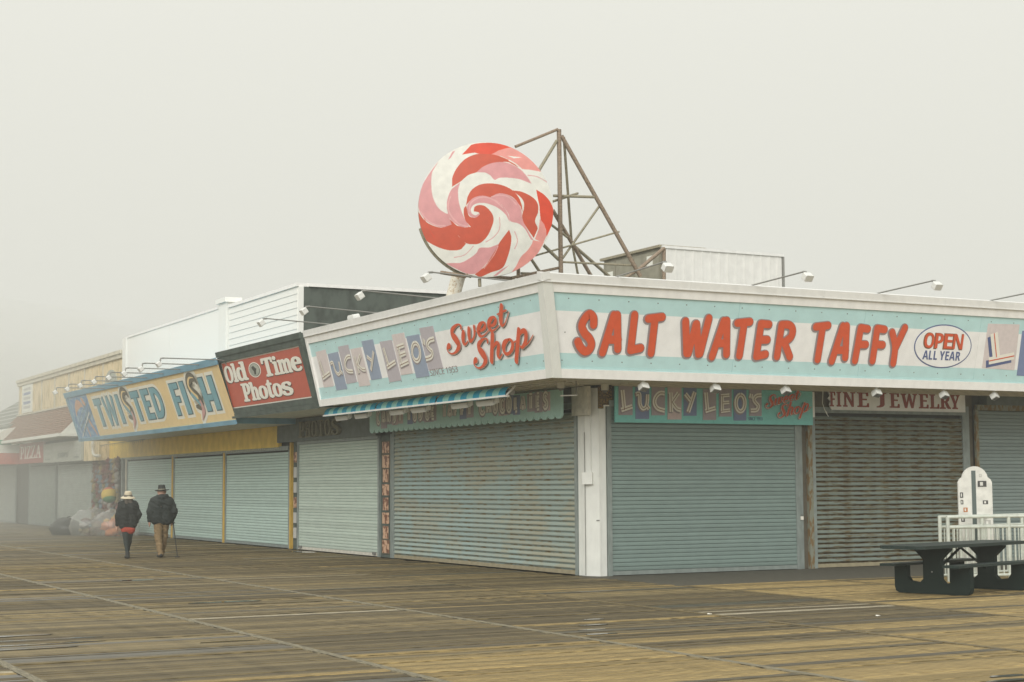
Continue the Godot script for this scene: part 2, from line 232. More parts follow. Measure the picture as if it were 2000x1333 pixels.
# ------------------------------------------------------------------ naming
func numbered(called: String) -> String:
	var k: int = taken.get(called, 0)
	taken[called] = k + 1
	return called if k == 0 else "%s_%03d" % [called, k]

func tag(o: Node, label: String, category: String, group := "", kind := "") -> void:
	if label != "":
		o.set_meta("label", label)
	if category != "":
		o.set_meta("category", category)
	if group != "":
		o.set_meta("group", group)
	if kind != "":
		o.set_meta("kind", kind)

func thing(called: String, label: String, category: String, xf := Transform3D(), group := "") -> Node3D:
	var o := Node3D.new()
	o.name = numbered(called)
	add_child(o)
	o.transform = xf
	tag(o, label, category, group)
	return o

func part(parent: Node, called: String, mb: MB, m: Material, label := "") -> MeshInstance3D:
	return inst(parent, called, mb.mesh(m), Transform3D(), label)

func inst(parent: Node, called: String, mesh: Mesh, xf := Transform3D(), label := "") -> MeshInstance3D:
	var o := MeshInstance3D.new()
	o.name = called
	o.mesh = mesh
	o.transform = xf
	parent.add_child(o, true)
	if label != "":
		o.set_meta("label", label)
	return o

func at(p: Vector3, turn := 0.0) -> Transform3D:
	return Transform3D(Basis(Vector3.UP, turn), p)

# frame of a left-hand front: local x = +z (to the right as seen), y up, z = out of the wall (-x)
func left_at(u: float, y := 0.0, out := 0.0) -> Transform3D:
	return Transform3D(Basis(Vector3(0, 0, 1), Vector3(0, 1, 0), Vector3(-1, 0, 0)), Vector3(-out, y, u))

func right_at(u: float, y := 0.0, out := 0.0) -> Transform3D:
	return Transform3D(Basis(), Vector3(u, y, out))

# frame lying in a sign face that leans outwards at its top
func lean_left(x0: float, y0: float, x1: float, y1: float) -> Transform3D:
	var up := Vector3(x1 - x0, y1 - y0, 0).normalized()
	var u := Vector3(0, 0, 1)
	return Transform3D(Basis(u, up, u.cross(up)), Vector3(x0, y0, 0))

func lean_right() -> Transform3D:
	var up := Vector3(0, LEANY, LEANX).normalized()
	var u := Vector3(1, 0, 0)
	return Transform3D(Basis(u, up, u.cross(up)), Vector3(0, YB, OV))

# ------------------------------------------------------------------ materials
func noise_tex(key: String, sd: int, freq: float, oct: int, lo: float, hi: float, sz := 256, bias := 1.0) -> ImageTexture:
	if texs.has(key):
		return texs[key]
	var f := FastNoiseLite.new()
	f.seed = sd
	f.noise_type = FastNoiseLite.TYPE_SIMPLEX_SMOOTH
	f.frequency = freq
	f.fractal_octaves = oct
	var im := f.get_seamless_image(sz, sz)
	im.convert(Image.FORMAT_L8)
	var d := im.get_data()
	for i in d.size():
		d[i] = int(255.0 * clampf(lerpf(lo, hi, pow(d[i] / 255.0, bias)), 0.0, 1.0))
	texs[key] = ImageTexture.create_from_image(Image.create_from_data(sz, sz, false, Image.FORMAT_L8, d))
	return texs[key]

# two colours mixed by noise with a threshold (rust on paint, chipped paint, streaks)
func patch_tex(key: String, sd: int, freq: float, oct: int, a: Color, b: Color, cut: float, soft: float, sz := 512) -> ImageTexture:
	if texs.has(key):
		return texs[key]
	var f := FastNoiseLite.new()
	f.seed = sd
	f.noise_type = FastNoiseLite.TYPE_SIMPLEX_SMOOTH
	f.frequency = freq
	f.fractal_octaves = oct
	f.fractal_gain = 0.6
	var im := f.get_seamless_image(sz, sz)
	im.convert(Image.FORMAT_L8)
	var d := im.get_data()
	var out := PackedByteArray()
	out.resize(d.size() * 3)
	var lut := []
	for i in 256:
		var t := smoothstep(cut - soft, cut + soft, i / 255.0)
		var c := a.lerp(b, t)
		lut.append([int(c.r * 255), int(c.g * 255), int(c.b * 255)])
	for i in d.size():
		var l: Array = lut[d[i]]
		out[i * 3] = l[0]
		out[i * 3 + 1] = l[1]
		out[i * 3 + 2] = l[2]
	texs[key] = ImageTexture.create_from_image(Image.create_from_data(sz, sz, false, Image.FORMAT_RGB8, out))
	return texs[key]

# base colour in linear values
func mat(key: String, r := 0.5, g := 0.5, b := 0.5, rough := 0.8, tex: Texture2D = null, scale := Vector3.ONE, metal := 0.0, spec := 0.5) -> StandardMaterial3D:
	if mats.has(key):
		return mats[key]
	var m := StandardMaterial3D.new()
	m.resource_name = key
	m.albedo_color = Color(r, g, b).linear_to_srgb()
	m.roughness = rough
	m.metallic = metal
	m.metallic_specular = spec
	if tex:
		m.albedo_texture = tex
		m.uv1_triplanar = true
		m.uv1_world_triplanar = true
		m.uv1_scale = scale
	mats[key] = m
	return m

func srgb(r: float, g: float, b: float) -> Color:
	return Color(r / 255.0, g / 255.0, b / 255.0)

# ------------------------------------------------------------------ lettering
func text(parent: Node, called: String, s: String, font: String, bold: bool, u0: float, u1: float, v0: float, v1: float, lift: float, depth: float, m: Material, fat := 0.0) -> MeshInstance3D:
	var t := TextMesh.new()
	var f := SystemFont.new()
	f.font_names = PackedStringArray([font])
	f.font_weight = 700 if bold else 400
	t.font = f
	t.font_size = 48
	t.pixel_size = 0.01
	t.depth = depth
	t.curve_step = 1.5
	t.text = s
	t.material = m
	var b := t.get_aabb()
	var sx := (u1 - u0) / maxf(b.size.x, 0.001)
	var sy := (v1 - v0) / maxf(b.size.y, 0.001)
	var xf := Transform3D(Basis.from_scale(Vector3(sx, sy, 1)), Vector3(u0 - b.position.x * sx, v0 - b.position.y * sy, lift + depth * 0.5))
	var o := inst(parent, called, t, xf)
	# thicker strokes: the same outline again, a little to each side
	if fat > 0.0:
		for k in 4:
			var s2 := Vector3([-1, 1, -0.6, 0.6][k] * fat / sx, [0, 0, 1, -1][k] * fat * 0.35 / sy, -0.0006 * (k + 1))
			inst(o, "letter_edge", t, Transform3D(Basis(), s2))
	return o

func v3(a: Array, w := 0.0) -> Array:
	var out := []
	if w > 0.0:
		for i in range(0, a.size(), 2):
			out.append(Vector3(a[i], a[i + 1], w))
	else:
		for i in range(0, a.size(), 3):
			out.append(Vector3(a[i], a[i + 1], a[i + 2]))
	return out

func quad_poly(a: Array) -> PackedVector2Array:
	return PackedVector2Array([Vector2(a[0], a[1]), Vector2(a[2], a[3]), Vector2(a[4], a[5]), Vector2(a[6], a[7])])

func flat_list(a: Array) -> Array:
	var out := []
	for p in a:
		out.append_array(p)
	return out

func rect_poly(x0: float, y0: float, x1: float, y1: float) -> PackedVector2Array:
	return PackedVector2Array([Vector2(x0, y0), Vector2(x1, y0), Vector2(x1, y1), Vector2(x0, y1)])

# coloured cards with the letters of LUCKY LEO'S on them
func leo_cards(sign: Node3D, cards: Array, boxes: Array, base: float, dim: bool) -> void:
	var cols := ["pink", "navy", "mauve", "pink", "navy", "mauve", "pink", "navy", "mauve"]
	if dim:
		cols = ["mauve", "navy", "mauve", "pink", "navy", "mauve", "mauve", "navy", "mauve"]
	for i in cards.size():
		var q := quad_poly(cards[i])
		var mb := MB.new()
		mb.plate(q, base, base + 0.004 + 0.0007 * i, false)
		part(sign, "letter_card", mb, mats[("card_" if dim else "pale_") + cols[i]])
		var bq := quad_poly(boxes[i])
		var wide := (bq[1] - bq[0]).length()
		var high := (bq[3] - bq[0]).length()
		var w := minf(wide * 0.3, high * 0.22)
		var sh := MB.new()
		var le := MB.new()
		var li := MB.new()
		var k := 0
		for s in TR.LEO_GLYPHS[i]:
			var pts := []
			var thin := []
			for j in range(0, s.size(), 2):
				var x: float = s[j]
				var y: float = s[j + 1]
				var p := bq[3].lerp(bq[2], x).lerp(bq[0].lerp(bq[1], x), y)
				pts.append(Vector3(p.x, p.y, w))
				thin.append(Vector3(p.x, p.y, w * 0.13))
			var shad := []
			for p in pts:
				shad.append(p + Vector3(-w * 0.22, -w * 0.3, w * 0.1))
			sh.stroke(shad, base + 0.011 + 0.0008 * k, false)
			le.stroke(pts, base + 0.016 + 0.0008 * k, false)
			li.stroke(thin, base + 0.021 + 0.0008 * k, false)
			k += 1
		var o := part(sign, "letter", le, mats.cream)
		part(o, "letter_shadow", sh, mats.letter_grey)
		part(o, "inline", li, mats.letter_brown)

func sweet_shop(sign: Node3D, strokes: Array, base: float, dx: float) -> void:
	# strokes 0..7 spell the first word, 8.. the second
	var names := [[0], [1, 2, 3], [4], [5], [6, 7], [8], [9, 10], [11, 12], [13, 14, 15]]
	for g in names:
		var sh := MB.new()
		var rim := MB.new()
		var le := MB.new()
		for i in g:
			var pts := v3(strokes[i])
			var a := []
			var b := []
			for p in pts:
				a.append(p + Vector3(-dx, -dx * 1.3, dx * 0.6))
				b.append(p + Vector3(-dx * 0.25, -dx * 0.3, dx * 0.9))
			sh.stroke(a, base + 0.004 + 0.0007 * i)
			rim.stroke(b, base + 0.017 + 0.0007 * i)
			le.stroke(pts, base + 0.030 + 0.0007 * i)
		var o := part(sign, "letter", le, mats.sign_red)
		part(o, "letter_rim", rim, mats.cream)
		part(o, "letter_shadow", sh, mats.letter_grey)

# condensed letters as strokes in a unit box
const DECO := {
	"C": [[1, .8, .75, 1, .3, .98, .05, .75, .05, .25, .3, .02, .75, 0, 1, .2]], "A": [[0, 0, .5, 1], [.5, 1, 1, 0], [.2, .35, .8, .35]],
	"N": [[0, 0, 0, 1], [0, 1, 1, 0], [1, 0, 1, 1]], "D": [[0, 0, 0, 1], [0, 1, .6, .95, 1, .65, 1, .35, .6, .05, 0, 0]], "Y": [[0, 1, .5, .5], [1, 1, .5, .5], [.5, .5, .5, 0]],
	"F": [[0, 0, 0, 1], [0, 1, 1, 1], [0, .52, .8, .52]], "U": [[0, 1, 0, .25, .25, .02, .75, .02, 1, .25, 1, 1]], "G": [[1, .8, .75, 1, .3, .98, .05, .75, .05, .25, .3, .02, .75, 0, 1, .2], [1, .2, 1, .48], [1, .48, .6, .48]],
	"E": [[0, 0, 0, 1], [0, 1, 1, 1], [0, .52, .8, .52], [0, 0, 1, 0]], "T": [[0, 1, 1, 1], [.5, 1, .5, 0]], "H": [[0, 0, 0, 1], [1, 0, 1, 1], [0, .5, 1, .5]],
	"O": [[.5, 1, .15, .85, .03, .5, .15, .15, .5, 0, .85, .15, .97, .5, .85, .85, .5, 1]], "L": [[0, 1, 0, 0], [0, 0, 1, 0]], "S": [[1, .85, .7, 1, .25, .97, .05, .75, .3, .57, .75, .43, .97, .22, .7, .02, .25, 0, 0, .15]],
}

# ------------------------------------------------------------------ roller shutters
var slat_meshes := {}
func slat_mesh(kind: String, length: float, pitch: float, m: Material, m2: Material) -> ArrayMesh:
	var key := "%s %.3f %.3f %s" % [kind, length, pitch, m.resource_name]
	if slat_meshes.has(key):
		return slat_meshes[key]
	var a := MB.new()
	var b := MB.new()
	var h := length * 0.5
	if kind == "flat":
		var prof := [Vector2(0.002, 0.0), Vector2(0.016, 0.010), Vector2(0.018, pitch * 0.55), Vector2(0.014, pitch - 0.007), Vector2(0.002, pitch - 0.001)]
		for i in prof.size() - 1:
			var p: Vector2 = prof[i]
			var q: Vector2 = prof[i + 1]
			var nn := Vector3(0, -(q.x - p.x), q.y - p.y)
			(b if i == 0 else a).quad(Vector3(-h, p.y, p.x), Vector3(h, p.y, p.x), Vector3(h, q.y, q.x), Vector3(-h, q.y, q.x), nn)
	else:
		var k := 8
		for i in k:
			var t0 := float(i) / k
			var t1 := float(i + 1) / k
			var f := func(t): return 0.030 * (0.5 - 0.5 * cos(TAU * t)) + 0.002
			var g := func(t): return Vector3(0, -0.030 * 0.5 * TAU * sin(TAU * t) / pitch, 1).normalized()
			(b if t0 < 0.30 else a).quad4(Vector3(-h, t0 * pitch, f.call(t0)), Vector3(h, t0 * pitch, f.call(t0)), Vector3(h, t1 * pitch, f.call(t1)), Vector3(-h, t1 * pitch, f.call(t1)), g.call(t0), g.call(t0), g.call(t1), g.call(t1))
	var out := ArrayMesh.new()
	a.add_to(out, m)
	b.add_to(out, m2)
	slat_meshes[key] = out
	return out

# a shutter under a building; xf is a wall frame relative to the building, u0..u1 its width
func shutter(parent: Node3D, xf: Transform3D, u0: float, u1: float, top: float, pitch: float, kind: String, m: Material, m2: Material, rail: Material, foot: Material, single := true, label := "") -> void:
	var sh := Node3D.new()
	sh.name = "shutter"
	parent.add_child(sh, true)
	sh.transform = xf * Transform3D(Basis(), Vector3((u0 + u1) * 0.5, 0, 0))
	if label != "":
		sh.set_meta("label", label)
	var w := u1 - u0
	var n := int((top - 0.09) / pitch)
	if single:
		var tones := []
		for k in [0.965, 1.0, 1.0, 1.025]:
			var mk: StandardMaterial3D = m.duplicate()
			mk.resource_name = "%s_%d" % [m.resource_name, int(k * 100)]
			mk.albedo_color = Color(minf(m.albedo_color.r * k, 1.0), minf(m.albedo_color.g * k, 1.0), minf(m.albedo_color.b * k, 1.0))
			if mats.has(mk.resource_name):
				mk = mats[mk.resource_name]
			mats[mk.resource_name] = mk
			tones.append(slat_mesh(kind, w - 0.12, pitch, mk, m2))
		for i in n:
			inst(sh, "slat", tones[rng.randi_range(0, 3)], Transform3D(Basis(Vector3.RIGHT, rng.randf_range(-0.012, 0.012)), Vector3(0, 0.09 + i * pitch, 0.01 + rng.randf_range(-0.002, 0.002))))
	else:
		var mb := MB.new()
		for i in n:
			mb.sweep_x(PackedVector2Array([Vector2(0, 0.09 + i * pitch), Vector2(0.025, 0.1 + i * pitch), Vector2(0.025, 0.085 + (i + 1) * pitch), Vector2(0, 0.088 + (i + 1) * pitch)]), -w * 0.5 + 0.06, w * 0.5 - 0.06, false)
		part(sh, "slats", mb, m).set_meta("kind", "stuff")
	var bb := MB.new()
	bb.box(-w * 0.5 + 0.05, w * 0.5 - 0.05, 0.012, 0.088, 0.004, 0.035)
	part(sh, "bottom_bar", bb, foot)
	for s in [-1.0, 1.0]:
		var r := MB.new()
		var x0: float = s * (w * 0.5 - 0.03)
		r.box(x0 - 0.045, x0 + 0.045, 0.0, top, -0.01, 0.05)
		r.box(x0 - 0.06 - s * 0.05, x0 - 0.02 - s * 0.05, 0.0, top, 0.028, 0.053) if false else null
		part(sh, "guide_rail", r, rail)
	var hd := MB.new()
	hd.box(-w * 0.5 + 0.02, w * 0.5 - 0.02, top - 0.02, top + 0.10, -0.02, 0.075)
	part(sh, "head_box", hd, rail)

# ------------------------------------------------------------------ lamps
var lamp_arm_mesh: ArrayMesh
func arm_lamp(xf: Transform3D, length: float, rise: float, label: String, group: String, drop := 0.0, thin := 0.014) -> void:
	# local z = outwards, y up; the arm starts behind the coping
	var t := thing("sign_lamp", label, "lamp", xf, group)
	var a := MB.new()
	a.tube([Vector3(0, -0.12, -0.25), Vector3(0, 0.0, -0.2), Vector3(0, 0.02, 0.0), Vector3(0, rise, length)], thin, 8)
	part(t, "arm", a, mats.galv)
	var k := MB.new()
	k.tube([Vector3(0, rise, length - 0.03), Vector3(0, rise - 0.01, length + 0.05), Vector3(0, rise - 0.05 - drop, length + 0.07)], 0.022, 8)
	part(t, "knuckle", k, mats.galv)
	var h := MB.new()
	h.xf = Transform3D(Basis(Vector3.RIGHT, 0.65).scaled(Vector3.ONE * 0.84), Vector3(0, rise - 0.11 - drop, length + 0.10))
	h.plate(PackedVector2Array([Vector2(-.10, -.06), Vector2(-.085, -.075), Vector2(.085, -.075), Vector2(.10, -.06), Vector2(.10, .06), Vector2(.085, .075), Vector2(-.085, .075), Vector2(-.10, .06)]), -0.07, 0.07)
	part(t, "housing", h, mats.lamp_white)
	var g := MB.new()
	g.xf = h.xf
	for i in 5:
		g.box(-0.08, 0.08, -0.056 + i * 0.026, -0.046 + i * 0.026, -0.078, -0.071)
	part(t, "grille", g, mats.galv_dark)

func soffit_lamp(p: Vector3, turn: float, label: String) -> void:
	var t := thing("soffit_lamp", label, "lamp", at(p, turn), "small white floodlights under the right canopy")
	var a := MB.new()
	a.lathe([Vector2(0.0, 0.0), Vector2(0.055, 0.0), Vector2(0.05, -0.03), Vector2(0.015, -0.04), Vector2(0.015, -0.07), Vector2(0, -0.07)], Vector3.ZERO, 10)
	part(t, "mount", a, mats.lamp_white)
	var h := MB.new()
	h.xf = Transform3D((Basis(Vector3.RIGHT, -0.55) * Basis(Vector3.UP, 0.25)).scaled(Vector3.ONE * 0.9), Vector3(0, -0.14, 0.0))
	h.plate(PackedVector2Array([Vector2(-.095, -.05), Vector2(-.08, -.065), Vector2(.08, -.065), Vector2(.095, -.05), Vector2(.085, .06), Vector2(.07, .07), Vector2(-.07, .07), Vector2(-.085, .06)]), -0.07, 0.07)
	part(t, "housing", h, mats.lamp_white)
	var g := MB.new()
	g.xf = h.xf
	for i in 6:
		g.box(-0.085 + i * 0.03, -0.073 + i * 0.03, -0.075, -0.066, -0.06, 0.06)
	part(t, "grille", g, mats.galv_dark)

# ------------------------------------------------------------------ smooth bodies (surface nets over capsules)
func body_mesh(caps: Array, k: float, cell: float, m: Material, folds := 0.0) -> ArrayMesh:
	var fn3 := FastNoiseLite.new()
	fn3.seed = 17
	fn3.frequency = 5.0
	fn3.fractal_octaves = 2
	var lo := Vector3(1e9, 1e9, 1e9)
	var hi := -lo
	for c in caps:
		for e in [[c[0], c[2]], [c[1], c[3]]]:
			var r: Vector3 = Vector3.ONE * (e[1] + k + cell * 2.0)
			lo = lo.min(e[0] - r)
			hi = hi.max(e[0] + r)
	var nx := int((hi.x - lo.x) / cell) + 2
	var ny := int((hi.y - lo.y) / cell) + 2
	var nz := int((hi.z - lo.z) / cell) + 2
	var f := PackedFloat32Array()
	f.resize(nx * ny * nz)
	f.fill(1.0)
	for c in caps:
		var a: Vector3 = c[0]
		var b: Vector3 = c[1]
		var ra: float = c[2]
		var rb: float = c[3]
		var rm := Vector3.ONE * (maxf(ra, rb) + k + cell * 2.0)
		var p0 := ((a.min(b) - rm - lo) / cell).floor()
		var p1 := ((a.max(b) + rm - lo) / cell).ceil()
		var ab := b - a
		var l2 := maxf(ab.length_squared(), 1e-9)
		for z in range(maxi(0, int(p0.z)), mini(nz, int(p1.z) + 1)):
			for y in range(maxi(0, int(p0.y)), mini(ny, int(p1.y) + 1)):
				var row := (z * ny + y) * nx
				for x in range(maxi(0, int(p0.x)), mini(nx, int(p1.x) + 1)):
					var p := lo + Vector3(x, y, z) * cell
					var t := clampf((p - a).dot(ab) / l2, 0.0, 1.0)
					var d := (p - a - ab * t).length() - lerpf(ra, rb, t)
					if folds > 0.0:
						d += fn3.get_noise_3d(p.x, p.y * 2.2 + p.x * 0.8, p.z) * folds
					var o := f[row + x]
					var h := maxf(k - absf(o - d), 0.0) / k
					f[row + x] = minf(o, d) - h * h * k * 0.25
	var vid := {}
	var vs := PackedVector3Array()
	var ns := PackedVector3Array()
	var off := [0, 1, nx, nx + 1, nx * ny, nx * ny + 1, nx * ny + nx, nx * ny + nx + 1]
	for z in nz - 1:
		for y in ny - 1:
			for x in nx - 1:
				var i := (z * ny + y) * nx + x
				if f[i] > cell * 2.0 or f[i] < -cell * 2.0:
					continue
				var inside := 0
				for o in off:
					if f[i + o] < 0.0:
						inside += 1
				if inside == 0 or inside == 8:
					continue
				var sum := Vector3.ZERO
				var cnt := 0
				for e in [[0, 1], [0, 2], [0, 4], [1, 3], [1, 5], [2, 3], [2, 6], [3, 7], [4, 5], [4, 6], [5, 7], [6, 7]]:
					var fa := f[i + off[e[0]]]
					var fb := f[i + off[e[1]]]
					if (fa < 0.0) != (fb < 0.0):
						var t := fa / (fa - fb)
						var ca := Vector3(e[0] & 1, (e[0] >> 1) & 1, e[0] >> 2)
						var cb := Vector3(e[1] & 1, (e[1] >> 1) & 1, e[1] >> 2)
						sum += ca.lerp(cb, t)
						cnt += 1
				vid[i] = vs.size()
				vs.append(lo + (Vector3(x, y, z) + sum / cnt) * cell)
				ns.append(Vector3(f[i + 1] - f[i] + f[i + off[7]] - f[i + off[6]], f[i + nx] - f[i] + f[i + off[7]] - f[i + off[5]], f[i + nx * ny] - f[i] + f[i + off[7]] - f[i + off[3]]).normalized())
	var idx := PackedInt32Array()
	for i in vid:
		for ax in [[1, nx, nx * ny], [nx, nx * ny, 1], [nx * ny, 1, nx]]:
			var fa := f[i]
			var fb := f[i + ax[0]]
			if (fa < 0.0) == (fb < 0.0):
				continue
			var q := [i, i - ax[1], i - ax[1] - ax[2], i - ax[2]]
			if not (vid.has(q[1]) and vid.has(q[2]) and vid.has(q[3])):
				continue
			var w := [vid[q[0]], vid[q[1]], vid[q[2]], vid[q[3]]]
			for tr in [[w[0], w[1], w[2]], [w[0], w[2], w[3]]]:
				var fn := (vs[tr[2]] - vs[tr[0]]).cross(vs[tr[1]] - vs[tr[0]])
				if fn.dot(ns[tr[0]]) < 0.0:
					idx.append_array([tr[0], tr[2], tr[1]])
				else:
					idx.append_array([tr[0], tr[1], tr[2]])
	var arr := []
	arr.resize(Mesh.ARRAY_MAX)
	arr[Mesh.ARRAY_VERTEX] = vs
	arr[Mesh.ARRAY_NORMAL] = ns
	arr[Mesh.ARRAY_INDEX] = idx
	var out := ArrayMesh.new()
	out.add_surface_from_arrays(Mesh.PRIMITIVE_TRIANGLES, arr)
	out.surface_set_material(0, m)
	return out

func hand_caps(w: Vector3, d: Vector3, side: Vector3) -> Array:
	# wrist, direction of the fingers, direction of the thumb
	var out := [[w, w + d * 0.07, 0.026, 0.030]]
	var lens := [0.062, 0.072, 0.068, 0.052]
	for i in 4:
		var b: Vector3 = w + d * 0.075 + side * (0.028 - i * 0.018)
		var bend: Vector3 = (d + side.cross(d) * 0.35).normalized()
		out.append([b, b + d * lens[i] * 0.5, 0.0095, 0.009])
		out.append([b + d * lens[i] * 0.5, b + d * lens[i] * 0.5 + bend * lens[i] * 0.5, 0.009, 0.0075])
	out.append([w + d * 0.02 + side * 0.02, w + d * 0.06 + side * 0.05, 0.012, 0.010])
	out.append([w + d * 0.06 + side * 0.05, w + d * 0.095 + side * 0.048, 0.010, 0.008])
	return out

# ------------------------------------------------------------------ everything
func _ready() -> void:
	rng.seed = 7
	# --- camera
	var yaw := deg_to_rad(27.826)
	var pitch := deg_to_rad(5.059)
	var roll := deg_to_rad(-0.339)
	var fw := Vector3(sin(yaw) * cos(pitch), sin(pitch), -cos(yaw) * cos(pitch))
	var ri := Vector3(cos(yaw), 0, sin(yaw))
	var up := ri.cross(fw)
	var cam := Camera3D.new()
	cam.name = "camera"
	add_child(cam)
	cam.transform = Transform3D(Basis(ri * cos(roll) + up * sin(roll), up * cos(roll) - ri * sin(roll), -fw), Vector3(-15.895, 1.75, 26.833))
	cam.fov = rad_to_deg(2.0 * atan(666.5 / 3173.0))
	cam.far = 600.0
	cam.current = true
	# --- sky, exposure, air
	var sky := ProceduralSkyMaterial.new()
	sky.sky_top_color = Color(1.0, 0.995, 0.945).linear_to_srgb()
	sky.sky_horizon_color = Color(0.42, 0.42, 0.380).linear_to_srgb()
	sky.sky_curve = 1.9
	sky.ground_horizon_color = Color(0.42, 0.42, 0.380).linear_to_srgb()
	sky.ground_bottom_color = Color(0.12, 0.11, 0.09).linear_to_srgb()
	sky.ground_curve = 0.05
	sky.sun_angle_max = 0.5
	var env := Environment.new()
	env.background_mode = Environment.BG_SKY
	env.sky = Sky.new()
	env.sky.sky_material = sky
	env.background_energy_multiplier = 1.28
	env.tonemap_mode = Environment.TONE_MAPPER_LINEAR
	env.tonemap_exposure = 1.36
	env.fog_enabled = true
	env.fog_density = 0.0016
	env.fog_light_color = Color(1.0, 1.0, 0.965)
	env.volumetric_fog_enabled = true
	env.volumetric_fog_density = 0.0
	env.sdfgi_enabled = true
	env.ssao_enabled = true
	env.ssil_enabled = true
	var we := WorldEnvironment.new()
	we.name = "environment"
	we.environment = env
	add_child(we)
	# --- the sun behind thick fog: a wide soft source, high behind the camera
	var sun := DirectionalLight3D.new()
	sun.name = "sun"
	sun.light_color = Color(1.0, 0.99, 0.965)
	sun.light_energy = 0.5
	sun.light_angular_distance = 40.0
	sun.shadow_enabled = true
	add_child(sun)
	sun.look_at_from_position(Vector3(-13, 9.5, 14), Vector3.ZERO)

	make_materials()
	boardwalk()
	puddles()
	candy_shop()
	photo_shop()
	fish_restaurant()
	pizza_row()
	fascia_signs()
	hanging_signs()
	photo_sign()
	fish_sign()
	lamps()
	awnings()
	roof_things()
	picnic_table()
	railings()
	people()
	prizes()
	small_things()
	mist()

func make_materials() -> void:
	var grain := noise_tex("grain", 1, 0.03, 5, 0.955, 1.02)
	var dirt := noise_tex("dirt", 2, 0.02, 6, 0.87, 1.06)
	var runs := noise_tex("runs", 3, 0.02, 6, 0.90, 1.05)
	mat("trim", 0.88, 0.875, 0.85, 0.6, grain, Vector3(0.5, 0.35, 0.5))
	mat("coping", 0.80, 0.805, 0.785, 0.5, grain, Vector3(0.5, 0.4, 0.5))
	mat("column_white", 0.74, 0.755, 0.715, 0.6, grain, Vector3(0.8, 0.3, 0.8))
	mat("soffit", 0.64, 0.60, 0.49, 0.8, dirt, Vector3(0.7, 0.7, 0.7))
	mat("dull_board", 0.64, 0.62, 0.53, 0.8, dirt, Vector3(0.8, 0.8, 0.8))
	mat("sign_teal", 0.50, 0.73, 0.735, 0.45, grain, Vector3(0.4, 0.4, 0.4))
	mat("sign_teal_dark", 0.22, 0.46, 0.44, 0.5)
	mat("sign_white", 0.88, 0.88, 0.87, 0.45, grain, Vector3(0.4, 0.4, 0.4))
	mat("sign_red", 0.66, 0.10, 0.035, 0.5, grain, Vector3(0.9, 0.9, 0.9))
	mat("letter_grey", 0.31, 0.265, 0.27, 0.55)
	mat("letter_brown", 0.22, 0.10, 0.05, 0.6)
	mat("letter_dark", 0.06, 0.06, 0.05, 0.7)
	mat("letter_navy", 0.09, 0.12, 0.26, 0.5)
	mat("cream", 0.80, 0.78, 0.70, 0.5)
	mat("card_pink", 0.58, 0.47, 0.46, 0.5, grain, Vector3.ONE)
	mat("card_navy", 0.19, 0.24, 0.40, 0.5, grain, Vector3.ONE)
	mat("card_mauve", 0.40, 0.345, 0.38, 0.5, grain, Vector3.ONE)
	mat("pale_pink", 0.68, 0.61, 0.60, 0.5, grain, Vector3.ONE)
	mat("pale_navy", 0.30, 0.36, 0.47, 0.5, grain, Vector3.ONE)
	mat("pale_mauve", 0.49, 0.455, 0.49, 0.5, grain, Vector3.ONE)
	mat("hang_teal", 0.20, 0.58, 0.54, 0.45, grain, Vector3.ONE)
	mat("candy_teal", 0.37, 0.60, 0.54, 0.5, grain, Vector3.ONE)
	# shutters: painted steel with rust
	var rust_a := patch_tex("rust_a", 11, 0.012, 6, srgb(140, 152, 144), srgb(112, 94, 62), 0.66, 0.10)
	var rust_b := patch_tex("rust_b", 12, 0.012, 6, srgb(128, 122, 98), srgb(74, 56, 30), 0.50, 0.14)
	var rust_c := patch_tex("rust_c", 13, 0.010, 6, srgb(148, 167, 163), srgb(157, 157, 139), 0.50, 0.12)
	var rust_d := patch_tex("rust_d", 14, 0.014, 6, srgb(132, 146, 142), srgb(112, 96, 66), 0.62, 0.14)
	mat("jewel_slat", 0.66, 0.67, 0.66, 0.55, rust_a, Vector3(0.22, 1.7, 0.22), 0.0, 0.4)
	mat("jewel_valley", 0.75, 0.75, 0.75, 0.85, rust_b, Vector3(0.5, 1.9, 0.5), 0.0, 0.3)
	mat("candy_slat", 1, 1, 1, 0.5, rust_c, Vector3(0.07, 0.16, 0.07), 0.0, 0.4)
	mat("candy_valley", 1, 1, 1, 0.8, rust_d, Vector3(0.35, 1.4, 0.35), 0.0, 0.3)
	mat("blue_slat", 0.20, 0.268, 0.25, 0.5, grain, Vector3(0.3, 0.5, 0.3), 0.0, 0.4)
	mat("dark_slat", 0.205, 0.255, 0.245, 0.5, grain, Vector3(0.3, 0.5, 0.3), 0.0, 0.4)
	mat("photo_slat", 0.475, 0.56, 0.495, 0.5, grain, Vector3(0.3, 0.5, 0.2), 0.0, 0.4)
	mat("aqua_slat", 0.43, 0.555, 0.51, 0.5, grain, Vector3(0.3, 0.5, 0.2), 0.0, 0.4)
	mat("far_slat", 0.40, 0.45, 0.41, 0.5, dirt, Vector3(0.3, 0.5, 0.2), 0.0, 0.4)
	mat("far_slat_dark", 0.27, 0.32, 0.29, 0.5, dirt, Vector3(0.3, 0.5, 0.2), 0.0, 0.4)
	mat("rail_grey", 0.24, 0.28, 0.265, 0.55, dirt, Vector3(1, 0.5, 1))
	var rail_rust := patch_tex("rail_rust", 15, 0.012, 6, srgb(128, 132, 118), srgb(116, 92, 58), 0.52, 0.15)
	mat("rail_rust", 1, 1, 1, 0.8, rail_rust, Vector3(1.2, 0.5, 1.2))
	mat("foot_tan", 0.33, 0.29, 0.19, 0.85, dirt, Vector3(1, 1, 1))
	mat("foot_white", 0.62, 0.60, 0.52, 0.7, dirt, Vector3(1, 1, 1))
	mat("dark_wall", 0.075, 0.085, 0.075, 0.85, dirt, Vector3(0.6, 0.6, 0.6))
